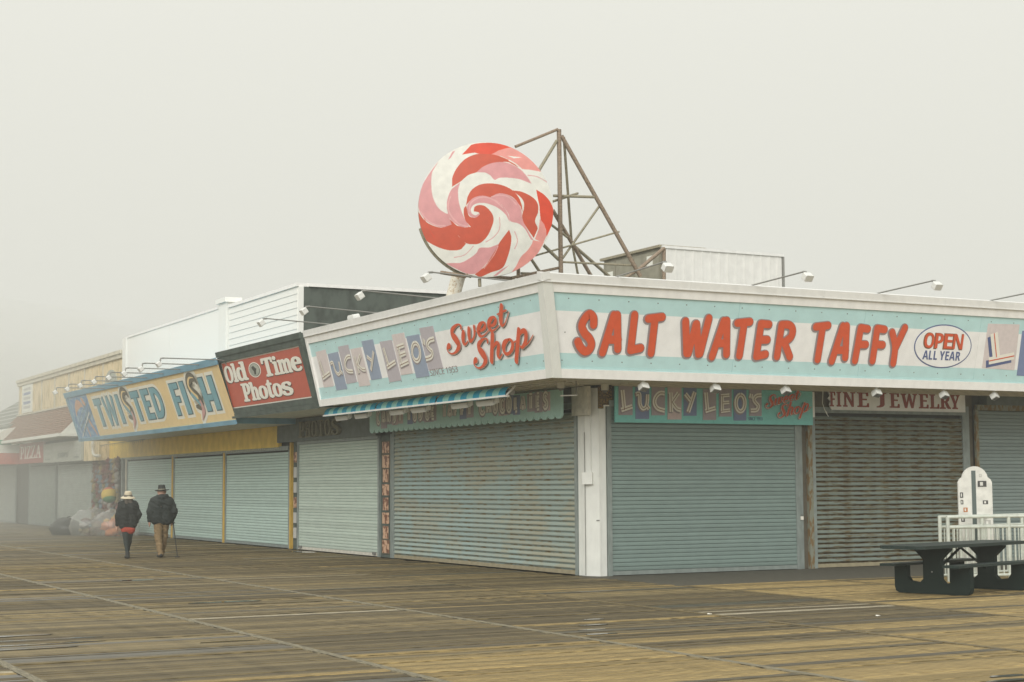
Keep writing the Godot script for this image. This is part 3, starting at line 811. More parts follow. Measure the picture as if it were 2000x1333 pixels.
	mat("brown_board", 0.12, 0.105, 0.075, 0.85, dirt, Vector3(1, 1, 1))
	mat("roof", 0.22, 0.22, 0.2, 0.9, dirt, Vector3(0.3, 0.3, 0.3))
	mat("lamp_white", 0.74, 0.75, 0.72, 0.5, grain, Vector3(3, 3, 3))
	mat("galv", 0.30, 0.30, 0.28, 0.5, grain, Vector3(3, 3, 3), 0.4)
	mat("galv_dark", 0.16, 0.16, 0.15, 0.6)
	mat("black_green", 0.085, 0.11, 0.095, 0.8, noise_tex("chip", 21, 0.03, 6, 0.75, 1.12), Vector3(0.6, 0.6, 0.25))
	mat("photo_red", 0.50, 0.115, 0.075, 0.6, grain, Vector3(0.5, 0.5, 0.5))
	mat("photo_board", 0.14, 0.165, 0.155, 0.8, dirt, Vector3(0.6, 0.6, 0.6))
	mat("raised_letter", 0.20, 0.19, 0.13, 0.8, dirt, Vector3(3, 3, 3))
	mat("fish_blue", 0.20, 0.385, 0.50, 0.55, dirt, Vector3(0.4, 0.4, 0.2))
	mat("fish_cream", 0.80, 0.615, 0.325, 0.55, grain, Vector3(0.3, 0.3, 0.3))
	mat("fish_letter", 0.20, 0.40, 0.46, 0.5, grain, Vector3.ONE)
	mat("fish_edge", 0.10, 0.17, 0.19, 0.5)
	mat("fish_halo", 0.80, 0.78, 0.68, 0.5)
	mat("fish_body", 0.14, 0.13, 0.10, 0.5)
	mat("fish_pink", 0.58, 0.34, 0.32, 0.5)
	mat("fish_card", 0.20, 0.34, 0.50, 0.5, patch_tex("wave", 31, 0.01, 4, srgb(96, 140, 186), srgb(160, 190, 204), 0.55, 0.12), Vector3(0.5, 0.7, 0.5))
	mats["fish_card"].albedo_color = Color(1, 1, 1)
	mat("fish_orange", 0.60, 0.36, 0.25, 0.5)
	mat("yellow_wall", 0.82, 0.58, 0.11, 0.7, runs, Vector3(0.8, 0.25, 0.35))
	mat("yellow_post", 0.60, 0.39, 0.07, 0.6, dirt, Vector3(2, 0.6, 2))
	mat("siding", 0.83, 0.835, 0.795, 0.6)
	mat("white_panel", 0.87, 0.875, 0.84, 0.5)
	mat("gable_dark", 0.085, 0.105, 0.09, 0.85, noise_tex("gable", 23, 0.02, 6, 0.72, 1.14), Vector3(0.5, 0.25, 0.5))
	mat("cream_wall", 0.66, 0.56, 0.36, 0.75, patch_tex("stain", 32, 0.012, 6, srgb(240, 220, 178), srgb(196, 178, 130), 0.58, 0.15), Vector3(0.5, 0.12, 0.3))
	mats["cream_wall"].albedo_color = Color(0.92, 0.92, 0.92)
	mat("cream_trim", 0.62, 0.58, 0.46, 0.75, dirt, Vector3(0.5, 0.3, 0.3))
	mat("shingle", 0.30, 0.16, 0.10, 0.85, noise_tex("shing", 24, 0.03, 5, 0.75, 1.1), Vector3(1, 1, 0.6))
	mat("shingle_b", 0.265, 0.145, 0.09, 0.85, texs.shing, Vector3(1, 1, 0.6))
	mat("grey_roof", 0.20, 0.21, 0.18, 0.9, dirt, Vector3(0.3, 0.3, 0.3))
	mat("pizza_red", 0.36, 0.06, 0.045, 0.6, grain, Vector3(0.5, 0.5, 0.5))
	mat("board_pale", 0.42, 0.44, 0.38, 0.7, dirt, Vector3(0.5, 0.5, 0.5))
	mat("print_grey", 0.16, 0.18, 0.16, 0.7)
	mat("awn_green", 0.05, 0.28, 0.15, 0.7)
	mat("awn_pale", 0.40, 0.60, 0.38, 0.7)
	mat("awn_white", 0.76, 0.77, 0.70, 0.7)
	mat("awn_red", 0.55, 0.10, 0.06, 0.7)
	mat("awn_blue", 0.015, 0.33, 0.50, 0.7, grain, Vector3(2, 2, 2))
	mat("awn_aqua", 0.30, 0.64, 0.60, 0.7, grain, Vector3(2, 2, 2))
	mat("steel_brown", 0.33, 0.25, 0.18, 0.8, noise_tex("rusty", 25, 0.03, 5, 0.65, 1.2), Vector3(2, 2, 2))
	mat("steel_olive", 0.36, 0.325, 0.23, 0.8, texs.rusty, Vector3(2, 2, 2))
	mat("hvac_grey", 0.30, 0.285, 0.22, 0.6, dirt, Vector3(0.6, 0.6, 0.6))
	mat("white_sheet", 0.78, 0.78, 0.75, 0.45, grain, Vector3(0.4, 0.4, 0.4))
	mat("stick_white", 1, 1, 1, 0.8, patch_tex("flake", 33, 0.03, 6, srgb(226, 222, 208), srgb(176, 150, 116), 0.63, 0.08), Vector3(0.8, 0.8, 0.8))
	mat("table_green", 0.012, 0.022, 0.019, 0.75, grain, Vector3(2, 2, 2), 0.0, 0.25)
	mat("table_top", 0.020, 0.034, 0.031, 0.5, grain, Vector3(1, 1, 1), 0.0, 0.35)
	mat("rail_white", 0.60, 0.64, 0.57, 0.5, dirt, Vector3(1, 1, 1))
	mat("post_white", 0.76, 0.76, 0.71, 0.6, dirt, Vector3(0.8, 0.8, 0.8))
	mat("stripe_grey", 0.10, 0.13, 0.125, 0.6)
	mat("sticker_dark", 0.06, 0.06, 0.06, 0.6)
	mat("sticker_rust", 0.45, 0.16, 0.05, 0.6)
	mat("sticker_grey", 0.46, 0.46, 0.43, 0.7)
	mat("asphalt", 0.088, 0.082, 0.060, 0.85, dirt, Vector3(1, 1, 1))
	mat("sand", 0.30, 0.26, 0.19, 0.95, dirt, Vector3(0.1, 0.1, 0.1))

# ------------------------------------------------------------------ boardwalk
func boardwalk() -> void:
	var g := MB.new()
	g.box(-140, 140, -1.2, -0.9, -140, 90)
	var gr := part(self, "ground", g, mats.sand)
	tag(gr, "", "", "", "structure")
	var deck := Node3D.new()
	deck.name = "boardwalk"
	add_child(deck)
	deck.set_meta("kind", "structure")
	# wood: long streaks of grain along the boards
	var grain := noise_tex("wood", 41, 0.035, 7, 0.22, 1.42, 1024)
	var tones := []
	# damp, weathered boards
	for i in 9:
		var t := i / 8.0
		tones.append(mat("damp_%d" % i, lerpf(0.130, 0.36, t), lerpf(0.103, 0.280, t), lerpf(0.054, 0.136, t), lerpf(0.72, 0.60, t), grain, Vector3(0.09, 1, 6.3), 0.0, 0.35))
	# wet, nearly smooth boards
	for i in 4:
		tones.append(mat("wet_%d" % i, 0.075 + 0.015 * i, 0.065 + 0.012 * i, 0.042 + 0.006 * i, 0.22 + 0.06 * i, grain, Vector3(0.09, 1, 6.3), 0.0, 0.5))
	# newer yellow boards
	for i in 7:
		var t := i / 6.0
		tones.append(mat("new_%d" % i, lerpf(0.27, 0.52, t), lerpf(0.205, 0.385, t), lerpf(0.092, 0.170, t), 0.75, grain, Vector3(0.10, 1, 7.1), 0.0, 0.3))
	# stained newer boards
	for i in 3:
		tones.append(mat("stained_%d" % i, 0.11 + 0.03 * i, 0.09 + 0.022 * i, 0.05 + 0.008 * i, 0.5, grain, Vector3(0.10, 1, 7.1), 0.0, 0.4))
	# bleached, splintered boards
	tones.append(mat("bleached", 0.52, 0.46, 0.33, 0.75, grain, Vector3(0.09, 1, 6.3), 0.0, 0.3))
	var patches := FastNoiseLite.new()
	patches.seed = 5
	patches.frequency = 0.22
	patches.fractal_octaves = 3
	var wide := 0.146
	var bays := []
	var x := -22.19
	while x < 15.0:
		bays.append([x + 0.055, x + 3.15 - 0.055])
		x += 3.15
	var bmesh := {}
	var far := []
	for i in tones.size():
		far.append(MB.new())
	var near_list := []
	var eye := Vector3(-15.895, 0, 26.833)
	var z := 30.0
	while z > -64.0:
		for b in bays:
			var x0: float = b[0]
			var x1: float = b[1]
			if z < 0.0 and x1 > 0.1:
				if x0 > -0.4:
					continue
				x1 = 0.08
			if x0 > 0.0 and z < 3.3 and z > -0.2:
				continue
			if x0 > -0.4 and z < 3.3:
				continue
			var cx := (x0 + x1) * 0.5
			var p := patches.get_noise_2d(cx * 0.55, z * 1.5)
			var p2 := patches.get_noise_2d(cx * 0.4 + 90.0, z * 2.6)
			var newer := false
			if x0 > -0.5:
				newer = z > 3.3
			else:
				var edge := 11.3 if cx > -9.5 else 12.7
				newer = z > edge + p2 * 1.6
			var ti := 0
			if newer:
				ti = 13 + clampi(int((4.3 if x0 > -0.5 else 3.4) + rng.randfn(0.0, 1.6)), 0, 6)
				if (p2 < -0.24 and rng.randf() < 0.5) or rng.randf() < 0.05:
					ti = 20 + rng.randi_range(0, 2)
			else:
				var base := 3.3 + p * 2.6
				if cx > -7.0 and z > 5.0:
					base -= 2.0
				if z < 0.0:
					base -= 0.6
				ti = clampi(int(base + rng.randfn(0.0, 2.0)), 0, 8)
				if p2 > 0.33 and rng.randf() < 0.5:
					ti = 9 + rng.randi_range(0, 3)
				elif rng.randf() < 0.055:
					ti = 14 + rng.randi_range(0, 3)
			if rng.randf() < 0.008:
				ti = tones.size() - 1
			var tilt := rng.randfn(0.0, 0.016)
			var h := rng.randfn(0.0, 0.0036)
			var xf := Transform3D(Basis(Vector3.RIGHT, tilt) * Basis(Vector3(0, 0, 1), rng.randfn(0.0, 0.0006)), Vector3(cx, h, z))
			var to := Vector3(cx, 0, z) - eye
			var dist := to.length()
			var ang := atan2(to.x, -to.z) - deg_to_rad(27.826)
			if absf(ang) < 0.36 and to.z < 0.0 and dist > 14.0:
				near_list.append([dist, xf, ti, x1 - x0])
			else:
				add_board(far[ti], xf, x1 - x0, wide)
		z -= wide + 0.011
	near_list.sort_custom(func(a, b): return a[0] < b[0])
	for i in near_list.size():
		var e: Array = near_list[i]
		if i < 290:
			var key := "%d %.2f" % [e[2], e[3]]
			if not bmesh.has(key):
				var mb := MB.new()
				add_board(mb, Transform3D(), e[3], wide)
				bmesh[key] = mb.mesh(tones[e[2]])
			inst(deck, "board", bmesh[key], e[1])
		else:
			add_board(far[e[2]], e[1], e[3], wide)
	var am := ArrayMesh.new()
	for i in tones.size():
		far[i].add_to(am, tones[i])
	inst(deck, "far_boards", am).set_meta("kind", "stuff")
	# long stringer boards between the bays
	var seam := mat("seam", 0.32, 0.285, 0.195, 0.7, grain, Vector3(5.3, 1, 0.10), 0.0, 0.35)
	x = -22.19
	while x < 15.0:
		var s := MB.new()
		var z1 := -64.0
		if x > -0.4:
			z1 = 3.3
		s.box(x - 0.048, x + 0.048, -0.04, 0.007, z1, 30.0)
		part(deck, "stringer", s, seam if x < -5.0 else tones[4])
		x += 3.15
	# dark strip along the right-hand front
	var st := MB.new()
	st.box(-0.3, 15.5, -0.06, -0.002, -0.3, 3.28)
	part(deck, "paved_strip", st, mats.asphalt)
	var un := MB.new()
	un.box(-22.3, 15.5, -0.6, -0.12, -64.0, 30.1)
	part(deck, "under_frame", un, mats.brown_board)

# shallow rain puddles caught in the hollows between boards
func puddles() -> void:
	var water := StandardMaterial3D.new()
	water.resource_name = "rain_water"
	water.albedo_color = Color(0.055, 0.05, 0.038).linear_to_srgb()
	water.roughness = 0.06
	var P := [[-12.1, 6.9, 0.55, 0.09], [-11.9, 7.54, 0.75, 0.06], [-12.2, 8.1, 0.9, 0.07], [-12.3, 8.56, 0.7, 0.06], [-11.6, 8.07, 0.35, 0.04], [-10.05, 8.88, 0.38, 0.05], [-8.14, 2.78, 0.6, 0.10], [-5.04, 8.47, 0.16, 0.05], [-5.46, 9.2, 0.22, 0.04], [-5.8, 9.75, 0.2, 0.05], [-6.0, 10.29, 0.25, 0.06], [-5.0, 15.75, 0.22, 0.07], [-5.2, 16.0, 0.3, 0.06], [-0.55, -14.2, 0.25, 0.7], [-7.95, -3.7, 0.6, 0.2]]
	for e in P:
		var mb := MB.new()
		var ring := PackedVector2Array()
		var n := 18
		for i in n:
			var a := TAU * i / n
			var k := 0.75 + 0.35 * rng.randf()
			ring.append(Vector2(cos(a) * e[2] * k, sin(a) * e[3] * k))
		mb.xf = Transform3D(Basis(Vector3(1, 0, 0), Vector3(0, 0, -1), Vector3(0, 1, 0)), Vector3(e[0], 0, e[1]))
		mb.plate(ring, 0.0, 0.0065)
		var o := part(self, numbered("puddle"), mb, water)
		tag(o, "", "", "", "structure")

func add_board(mb: MB, xf: Transform3D, length: float, wide: float) -> void:
	mb.xf = xf
	var h := length * 0.5
	var w := wide * 0.5
	mb.sweep_x(PackedVector2Array([Vector2(-w, -0.04), Vector2(-w, -0.006), Vector2(-w + 0.008, 0.0), Vector2(w - 0.008, 0.0), Vector2(w, -0.006), Vector2(w, -0.04)]), -h, h)
	mb.xf = Transform3D()

# ------------------------------------------------------------------ buildings
func candy_shop() -> void:
	var t := thing("candy_shop_building", "corner candy shop with white corner column and grey roller shutters", "building")
	var w := MB.new()
	w.box(0.14, 14.5, 0.0, 5.18, -9.5, -0.16)
	part(t, "wall", w, mats.dark_wall)
	# column with a cut corner
	var c := MB.new()
	c.xf = Transform3D(Basis(Vector3(1, 0, 0), Vector3(0, 0, 1), Vector3(0, -1, 0)), Vector3(0, 3.6, 0))
	c.plate(PackedVector2Array([Vector2(-0.01, -0.52), Vector2(-0.01, -0.28), Vector2(0.13, 0.01), Vector2(0.29, 0.01), Vector2(0.29, -0.15), Vector2(0.15, -0.52)]), 0.0, 3.6)
	part(t, "corner_column", c, mats.column_white)
	for e in [[-0.016, -0.52, -0.016, -0.49], [-0.016, -0.30, -0.016, -0.275]]:
		var b := MB.new()
		b.box(e[0] - 0.006, e[0] + 0.004, 0.0, 3.6, e[1], e[3])
		part(t, "column_batten", b, mats.column_white)
	var b2 := MB.new()
	b2.box(0.13, 0.155, 0.0, 3.6, 0.0, 0.022)
	part(t, "column_batten", b2, mats.column_white)
	var s := MB.new()
	s.box(-1.90, 0.3, 3.655, 3.71, -9.25, 1.90)
	s.box(0.301, 14.5, 3.655, 3.71, -0.15, 1.90)
	part(t, "soffit", s, mats.soffit)
	for i in 6:
		var k := MB.new()
		k.box(0.35, 14.5, 3.635, 3.653, 0.15 + i * 0.3, 0.18 + i * 0.3)
		part(t, "soffit_batten", k, mats.soffit)
	for i in 6:
		var k := MB.new()
		k.box(-0.18 - i * 0.3, -0.15 - i * 0.3, 3.635, 3.653, -9.2, 0.0 + i * 0.3)
		part(t, "soffit_batten", k, mats.soffit)
	var r := MB.new()
	r.box(-2.25, 14.5, 5.12, 5.2, -9.4, 2.25)
	part(t, "roof", r, mats.roof)
	# headers over the shutters
	var h := MB.new()
	h.box(0.0, 0.139, 3.22, 3.655, -9.5, -0.52)
	h.box(0.30, 5.0, 3.26, 3.655, -0.159, 0.0)
	h.box(5.001, 9.7, 3.20, 3.655, -0.159, -0.02)
	part(t, "header", h, mats.brown_board)
	var h2 := MB.new()
	h2.box(10.08, 14.5, 3.34, 3.655, -0.159, 0.05)
	part(t, "header", h2, mats.photo_board)
	# jambs between the right-hand shutters
	var j := MB.new()
	j.box(4.87, 4.99, 0.0, 3.3, -0.15, 0.02)
	part(t, "jamb", j, mats.rail_grey)
	var j1 := MB.new()
	j1.box(4.991, 5.14, 0.0, 3.3, -0.15, -0.05)
	part(t, "jamb", j1, mats.brown_board)
	var j2 := MB.new()
	j2.box(5.141, 5.25, 0.0, 3.3, -0.15, 0.03)
	part(t, "jamb", j2, mats.rail_rust, "rusty post between two shutters")
	var j3 := MB.new()
	j3.box(9.46, 9.58, 0.0, 3.4, -0.15, 0.01)
	part(t, "jamb", j3, mats.rail_grey)
	var j4 := MB.new()
	j4.box(9.581, 9.74, 0.0, 3.655, -0.15, -0.06)
	part(t, "jamb", j4, mats.brown_board)
	shutter(t, left_at(0), -9.44, -0.55, 3.24, 0.102, "round", mats.candy_slat, mats.candy_valley, mats.rail_grey, mats.foot_tan, true, "weathered corrugated shutter with rusty stains")
	shutter(t, right_at(0), 0.32, 4.87, 3.26, 0.0785, "flat", mats.blue_slat, mats.dark_slat, mats.rail_grey, mats.rail_grey, true, "smooth blue grey shutter under the turquoise sign")
	shutter(t, right_at(0, 0, -0.04), 5.27, 9.46, 3.22, 0.098, "round", mats.jewel_slat, mats.jewel_valley, mats.rail_grey, mats.foot_tan, true, "rust streaked corrugated shutter of the jewelry shop")
	shutter(t, right_at(0), 9.75, 14.3, 3.34, 0.0785, "flat", mats.dark_slat, mats.dark_slat, mats.rail_rust, mats.rail_grey, true, "dark grey shutter at the right edge")
	# plain board over the corner, beside the scalloped sign
	var pb := MB.new()
	pb.box(-0.10, -0.02, 3.08, 3.63, -0.62, -0.02)
	part(t, "blank_panel", pb, mats.dull_board)

func photo_shop() -> void:
	var t := thing("photo_shop_building", "narrow photo shop with pale grey shutter and dark upper board", "building", left_at(-13.0))
	var o := 13.0
	var w := MB.new()
	w.box(-16.45 + o, -9.51 + o, 0.0, 5.1, -13.5, -0.12)
	part(t, "wall", w, mats.dark_wall)
	for e in [[-10.25, -9.62], [-16.47, -16.05]]:
		var p := MB.new()
		p.box(e[0] + o, e[1] + o, 0.0, 2.98, -0.119, 0.0)
		part(t, "pillar", p, mats.black_green)
	var q := MB.new()
	q.box(-9.61 + o, -9.53 + o, 0.0, 3.0, -0.119, 0.03)
	part(t, "edge_post", q, mats.rail_grey)
	shutter(t, Transform3D(Basis(), Vector3(o, 0, 0)), -16.02, -10.28, 2.92, 0.078, "flat", mats.photo_slat, mats.aqua_slat, mats.rail_grey, mats.foot_white)
	for x in [-15.75, -10.55]:
		var k := MB.new()
		k.box(x + o - 0.09, x + o + 0.09, 0.05, 0.11, 0.036, 0.075)
		part(t, "padlock_hasp", k, mats.galv_dark)
	# dark board with raised letters
	var b := MB.new()
	b.box(-17.43 + o, -10.2 + o, 2.98, 3.60, 0.02, 0.15)
	part(t, "header_board", b, mats.photo_board)
	var l: MeshInstance3D
	var xs := [-15.45, -14.93, -14.46, -13.98, -13.5, -13.0, -12.42]
	for i in 6:
		l = text(t, "raised_letter", "PHOTOS"[i], "Droid Serif", true, xs[i] + o, xs[i + 1] + o - 0.06, 3.07, 3.50, 0.152, 0.09, mats.raised_letter)

func fish_restaurant() -> void:
	var t := thing("fish_restaurant_building", "white two storey building with yellow posts and aqua shutters below", "building", left_at(-26.0))
	var o := 26.0
	var w := MB.new()
	w.box(-35.2 + o, -16.47 + o, 0.0, 5.15, -13.5, -0.12)
	part(t, "wall", w, mats.dark_wall)
	var y := MB.new()
	y.box(-37.0 + o, -17.45 + o, 2.86, 3.62, 0.0, 0.10)
	part(t, "yellow_header", y, mats.yellow_wall)
	# dentil strip below the yellow header
	var dl := MB.new()
	var x := -36.9
	while x < -17.5:
		dl.box(x + o, x + 0.10 + o, 2.80, 2.857, 0.03, 0.10)
		x += 0.17
	part(t, "bead_strip", dl, mats.board_pale).set_meta("kind", "stuff")
	for e in [-16.56, -22.58, -28.32, -34.55]:
		var p := MB.new()
		p.box(e - (0.04 if e > -17.0 else 0.07) + o, e + (0.04 if e > -17.0 else 0.07) + o, 0.0, 2.86 if e < -17.0 else 2.97, -0.1, 0.07)
		part(t, "post", p, mats.yellow_post if e > -34 else mats.cream_trim)
	for e in [[-22.48, -16.68], [-28.22, -22.68], [-34.45, -28.42]]:
		shutter(t, Transform3D(Basis(), Vector3(o, 0, 0)), e[0], e[1], 2.78, 0.082, "flat", mats.aqua_slat, mats.blue_slat, mats.rail_grey, mats.rail_grey)
	# upper storey
	var u := MB.new()
	u.box(-35.2 + o, -16.25 + o, 5.151, 7.36, -13.5, -0.03)
	part(t, "upper_wall", u, mats.siding)
	for i in 11:
		var b := MB.new()
		var y0 := 5.16 + i * 0.2
		b.sweep_x(PackedVector2Array([Vector2(-0.029, y0), Vector2(0.014, y0), Vector2(-0.004, y0 + 0.197), Vector2(-0.029, y0 + 0.197)]), -22.4 + o, -16.24 + o)
		part(t, "siding_board", b, mats.siding)
	var cp := MB.new()
	cp.box(-22.4 + o, -16.18 + o, 7.362, 7.46, -0.3, 0.05)
	part(t, "coping", cp, mats.trim)
	var cp2 := MB.new()
	cp2.box(-16.26 + o, -16.1 + o, 7.362, 7.455, -13.5, -0.301)
	part(t, "coping", cp2, mats.trim)
	var pl := MB.new()
	pl.box(-23.2 + o, -22.45 + o, 5.16, 7.55, -0.3, 0.09)
	pl.box(-23.32 + o, -22.33 + o, 7.551, 7.70, -0.4, 0.16)
	part(t, "pilaster", pl, mats.siding)
	var pl2 := MB.new()
	pl2.box(-35.25 + o, -34.75 + o, 5.16, 7.45, -0.3, 0.09)
	part(t, "pilaster", pl2, mats.siding)
	for i in 4:
		var b := MB.new()
		var x0 := -34.74 + i * 2.9
		b.box(x0 + o, x0 + 2.88 + o, 5.16, 7.42, -0.029, 0.02 + 0.006 * (i % 2))
		part(t, "wall_panel", b, mats.white_panel)
	var cp3 := MB.new()
	cp3.box(-34.74 + o, -23.21 + o, 7.421, 7.50, -0.3, 0.06)
	part(t, "coping", cp3, mats.trim)
	# dark gable towards the candy shop roof
	var gb := MB.new()
	gb.box(-16.249 + o, -16.17 + o, 5.1, 7.36, -13.5, -0.16)
	part(t, "gable_wall", gb, mats.gable_dark)
	var cb := MB.new()
	cb.box(-16.249 + o, -16.155 + o, 5.1, 7.36, -0.159, -0.02)
	part(t, "corner_board", cb, mats.siding)

func pizza_row() -> void:
	var o := 45.0
	var t := thing("pizza_shop_building", "cream upper storey with brown shingle canopy and shuttered pizza counter", "building", left_at(-45.0))
	var w := MB.new()
	w.box(-55.6 + o, -35.3 + o, 0.0, 6.75, -10.0, -0.1)
	part(t, "wall", w, mats.dark_wall)
	var u := MB.new()
	u.box(-55.6 + o, -35.28 + o, 5.33, 6.72, -0.099, 0.0)
	part(t, "upper_wall", u, mats.cream_wall)
	var xs := [-55.45, -53.0, -50.2, -47.4, -44.6, -41.7, -38.5]
	for i in xs.size():
		var b := MB.new()
		b.box(xs[i] + o - 0.07, xs[i] + o + 0.07, 5.34, 6.72, 0.001, 0.04)
		part(t, "batten", b, mats.cream_trim)
	for i in 36:
		var x0 := -55.2 + i * 0.55
		if i % 5 == 4:
			continue
		var b := MB.new()
		b.box(x0 + o, x0 + 0.5 + o, 5.42, 6.66, 0.001, 0.012 + 0.006 * (i % 3))
		part(t, "wall_board", b, mats.cream_wall)
	for e in [[6.721, 6.88, 0.10], [6.881, 7.02, 0.16], [5.25, 5.329, 0.09]]:
		var b := MB.new()
		b.box(-55.7 + o, -35.3 + o, e[0], e[1], -0.1, e[2])
		part(t, "cornice", b, mats.cream_trim)
	# arched window
	var aw := MB.new()
	var arc := PackedVector2Array()
	for i in 17:
		var a := PI * i / 16.0
		arc.append(Vector2(-37.2 + o + cos(a) * 0.95, 5.75 + sin(a) * 0.62))
	arc.append(Vector2(-38.15 + o, 5.42))
	arc.append(Vector2(-36.25 + o, 5.42))
	aw.plate(arc, 0.0, 0.05)
	part(t, "arched_window", aw, mats.board_pale)
	var pn := MB.new()
	pn.box(-54.6 + o, -52.2 + o, 5.36, 6.70, 0.02, 0.06)
	part(t, "wall_poster", pn, mats.awn_white)
	for i in 5:
		var b := MB.new()
		b.box(-54.2 + o, -52.6 + o, 5.55 + i * 0.22, 5.68 + i * 0.22, 0.061, 0.066)
		part(t, "poster_print", b, mats.card_navy if i % 2 else mats.sticker_grey)
	# shingle canopy: courses stepping down and out
	var n := 13
	for i in n:
		var a0 := float(i) / n
		var a1 := float(i + 1) / n
		var y0 := lerpf(5.25, 3.98, a0)
		var y1 := lerpf(5.25, 3.98, a1)
		var z0 := lerpf(0.02, 1.2, a0)
		var z1 := lerpf(0.02, 1.2, a1)
		var b := MB.new()
		b.sweep_x(PackedVector2Array([Vector2(z0, y0), Vector2(z1 + 0.03, y1 + 0.005), Vector2(z1, y1 - 0.03), Vector2(z0, y0 - 0.05)]), -56.0 + o, -40.6 + o)
		part(t, "shingle_course", b, mats.shingle if i % 2 else mats.shingle_b)
	var ge := MB.new()
	ge.xf = Transform3D(Basis(Vector3(0, 0, 1), Vector3(0, 1, 0), Vector3(-1, 0, 0)), Vector3(-40.6 + o, 0, 0))
	ge.plate(PackedVector2Array([Vector2(0.0, 5.2), Vector2(1.22, 3.95), Vector2(0.0, 3.95)]), -0.03, -0.001)
	part(t, "canopy_end", ge, mats.awn_white)
	var ea := MB.new()
	ea.box(-56.0 + o, -40.5 + o, 3.84, 3.965, 1.10, 1.30)
	part(t, "eave_board", ea, mats.awn_white)
	var ea2 := MB.new()
	ea2.box(-40.6 + o, -40.45 + o, 3.84, 3.965, -0.05, 1.099)
	part(t, "eave_board", ea2, mats.awn_white)
	var so := MB.new()
	so.box(-56.0 + o, -40.61 + o, 3.86, 3.90, -0.1, 1.09)
	part(t, "canopy_soffit", so, mats.soffit)
	var cw := MB.new()
	cw.box(-39.55 + o, -37.05 + o, 2.80, 3.80, 0.0, 0.5)
	cw.box(-37.04 + o, -34.9 + o, 2.82, 3.80, 0.0, 0.06) if false else null
	part(t, "cream_box", cw, mats.cream_wall)
	for e in [[-46.4, -40.0, "far_slat"], [-52.6, -46.8, "far_slat_dark"]]:
		shutter(t, Transform3D(Basis(), Vector3(o, 0, 0)), e[0], e[1], 2.80, 0.085, "flat", mats[e[2]], mats[e[2]], mats.rail_grey, mats.rail_grey, false)
	# tube lamps under the eave
	for x in [-51.0, -48.2]:
		var b := MB.new()
		b.tube([Vector3(x + o - 0.9, 3.78, 1.0), Vector3(x + o + 0.9, 3.78, 1.0)], 0.035, 8)
		part(t, "tube_lamp", b, mats.awn_white)

	# signs of the pizza counter
	var s := thing("pizza_sign", "dark red board with white PIZZA lettering under the shingle canopy", "sign", left_at(-49.4, 0, 0.5))
	var b := MB.new()
	b.box(-2.75, 2.55, 2.86, 3.80, 0.0, 0.10)
	part(s, "board", b, mats.pizza_red)
	var ux := [-2.45, -1.55, -1.0, 0.0, 1.05, 2.25]
	for i in 5:
		text(s, "letter", "PIZZA"[i], "Droid Serif", false, ux[i], ux[i + 1] - 0.14, 3.08, 3.66, 0.101, 0.02, mats.cream)
	var s2 := thing("grey_menu_sign", "pale grey board reading JOHN'S in dark letters", "sign", left_at(-43.2, 0, 0.5))
	var b2 := MB.new()
	b2.box(-3.6, 3.6, 2.83, 3.66, 0.0, 0.10)
	part(s2, "board", b2, mats.board_pale)
	text(s2, "letter", "JOHN'S", "Droid Sans", true, -0.75, 1.2, 2.95, 3.22, 0.101, 0.01, mats.print_grey)
	for e in [[-1.6, 2.0, 3.32, 3.54], [-3.2, -2.0, 3.30, 3.40], [-3.2, -2.1, 3.10, 3.18], [-3.2, -2.2, 2.95, 3.02], [2.3, 3.3, 3.12, 3.20], [2.3, 3.3, 2.96, 3.03], [2.3, 3.3, 3.36, 3.44]]:
		var xx: float = e[0]
		while xx < e[1] - 0.1:
			var l := MB.new()
			var ww := rng.randf_range(0.14, 0.34)
			l.box(xx, minf(xx + ww, e[1]), e[2], e[3] - rng.randf_range(0.0, 0.05), 0.101, 0.106)
			part(s2, "print", l, mats.sticker_grey if e[2] > 3.05 else mats.print_grey)
			xx += ww + 0.07

	# the shop beyond, with its barrel awning
	var far := thing("end_shop_building", "shuttered shop at the far end under a green and white awning", "building", left_at(-60.0))
	var fb := MB.new()
	fb.box(-8.0, 4.35, 0.0, 4.9, -10.0, -0.1)
	part(far, "wall", fb, mats.dark_wall)
	shutter(far, Transform3D(), -4.0, 4.2, 2.75, 0.085, "flat", mats.far_slat, mats.far_slat, mats.rail_grey, mats.rail_grey, false)
	# grey hipped roof
	var gr := MB.new()
	gr.xf = Transform3D()
	for i in 14:
		var a0 := i / 14.0
		var a1 := (i + 1) / 14.0
		gr.quad(Vector3(-9.0, lerpf(4.4, 8.6, a0), lerpf(1.2, -5.6, a0)), Vector3(5.2 - 0.0 * a0, lerpf(4.4, 8.6, a0), lerpf(1.2, -5.6, a0)), Vector3(5.2, lerpf(4.4, 8.6, a1) - 0.03, lerpf(1.2, -5.6, a1)), Vector3(-9.0, lerpf(4.4, 8.6, a1) - 0.03, lerpf(1.2, -5.6, a1)), Vector3(0, 0.8, 0.5))
	gr.quad(Vector3(5.2, 4.4, 1.2), Vector3(5.2, 8.6, -5.6), Vector3(5.2, 4.4, -5.6), Vector3(5.2, 4.4, 1.2), Vector3(1, 0, 0))
	part(far, "roof", gr, mats.grey_roof)

	var aw2 := thing("barrel_awning", "rounded awning with green stripes and a red lower edge", "awning", left_at(-59.85, 0, 0.2))
	var z1 := 1.35
	var prof := []
	for i in 8:
		var a := PI * 0.5 * i / 7.0
		prof.append(Vector2(0.25 + sin(a) * (z1 - 0.25), 4.02 + cos(a) * 0.62))
	var stripes := ["awn_white", "awn_pale", "awn_white", "awn_pale", "awn_white", "awn_white"]
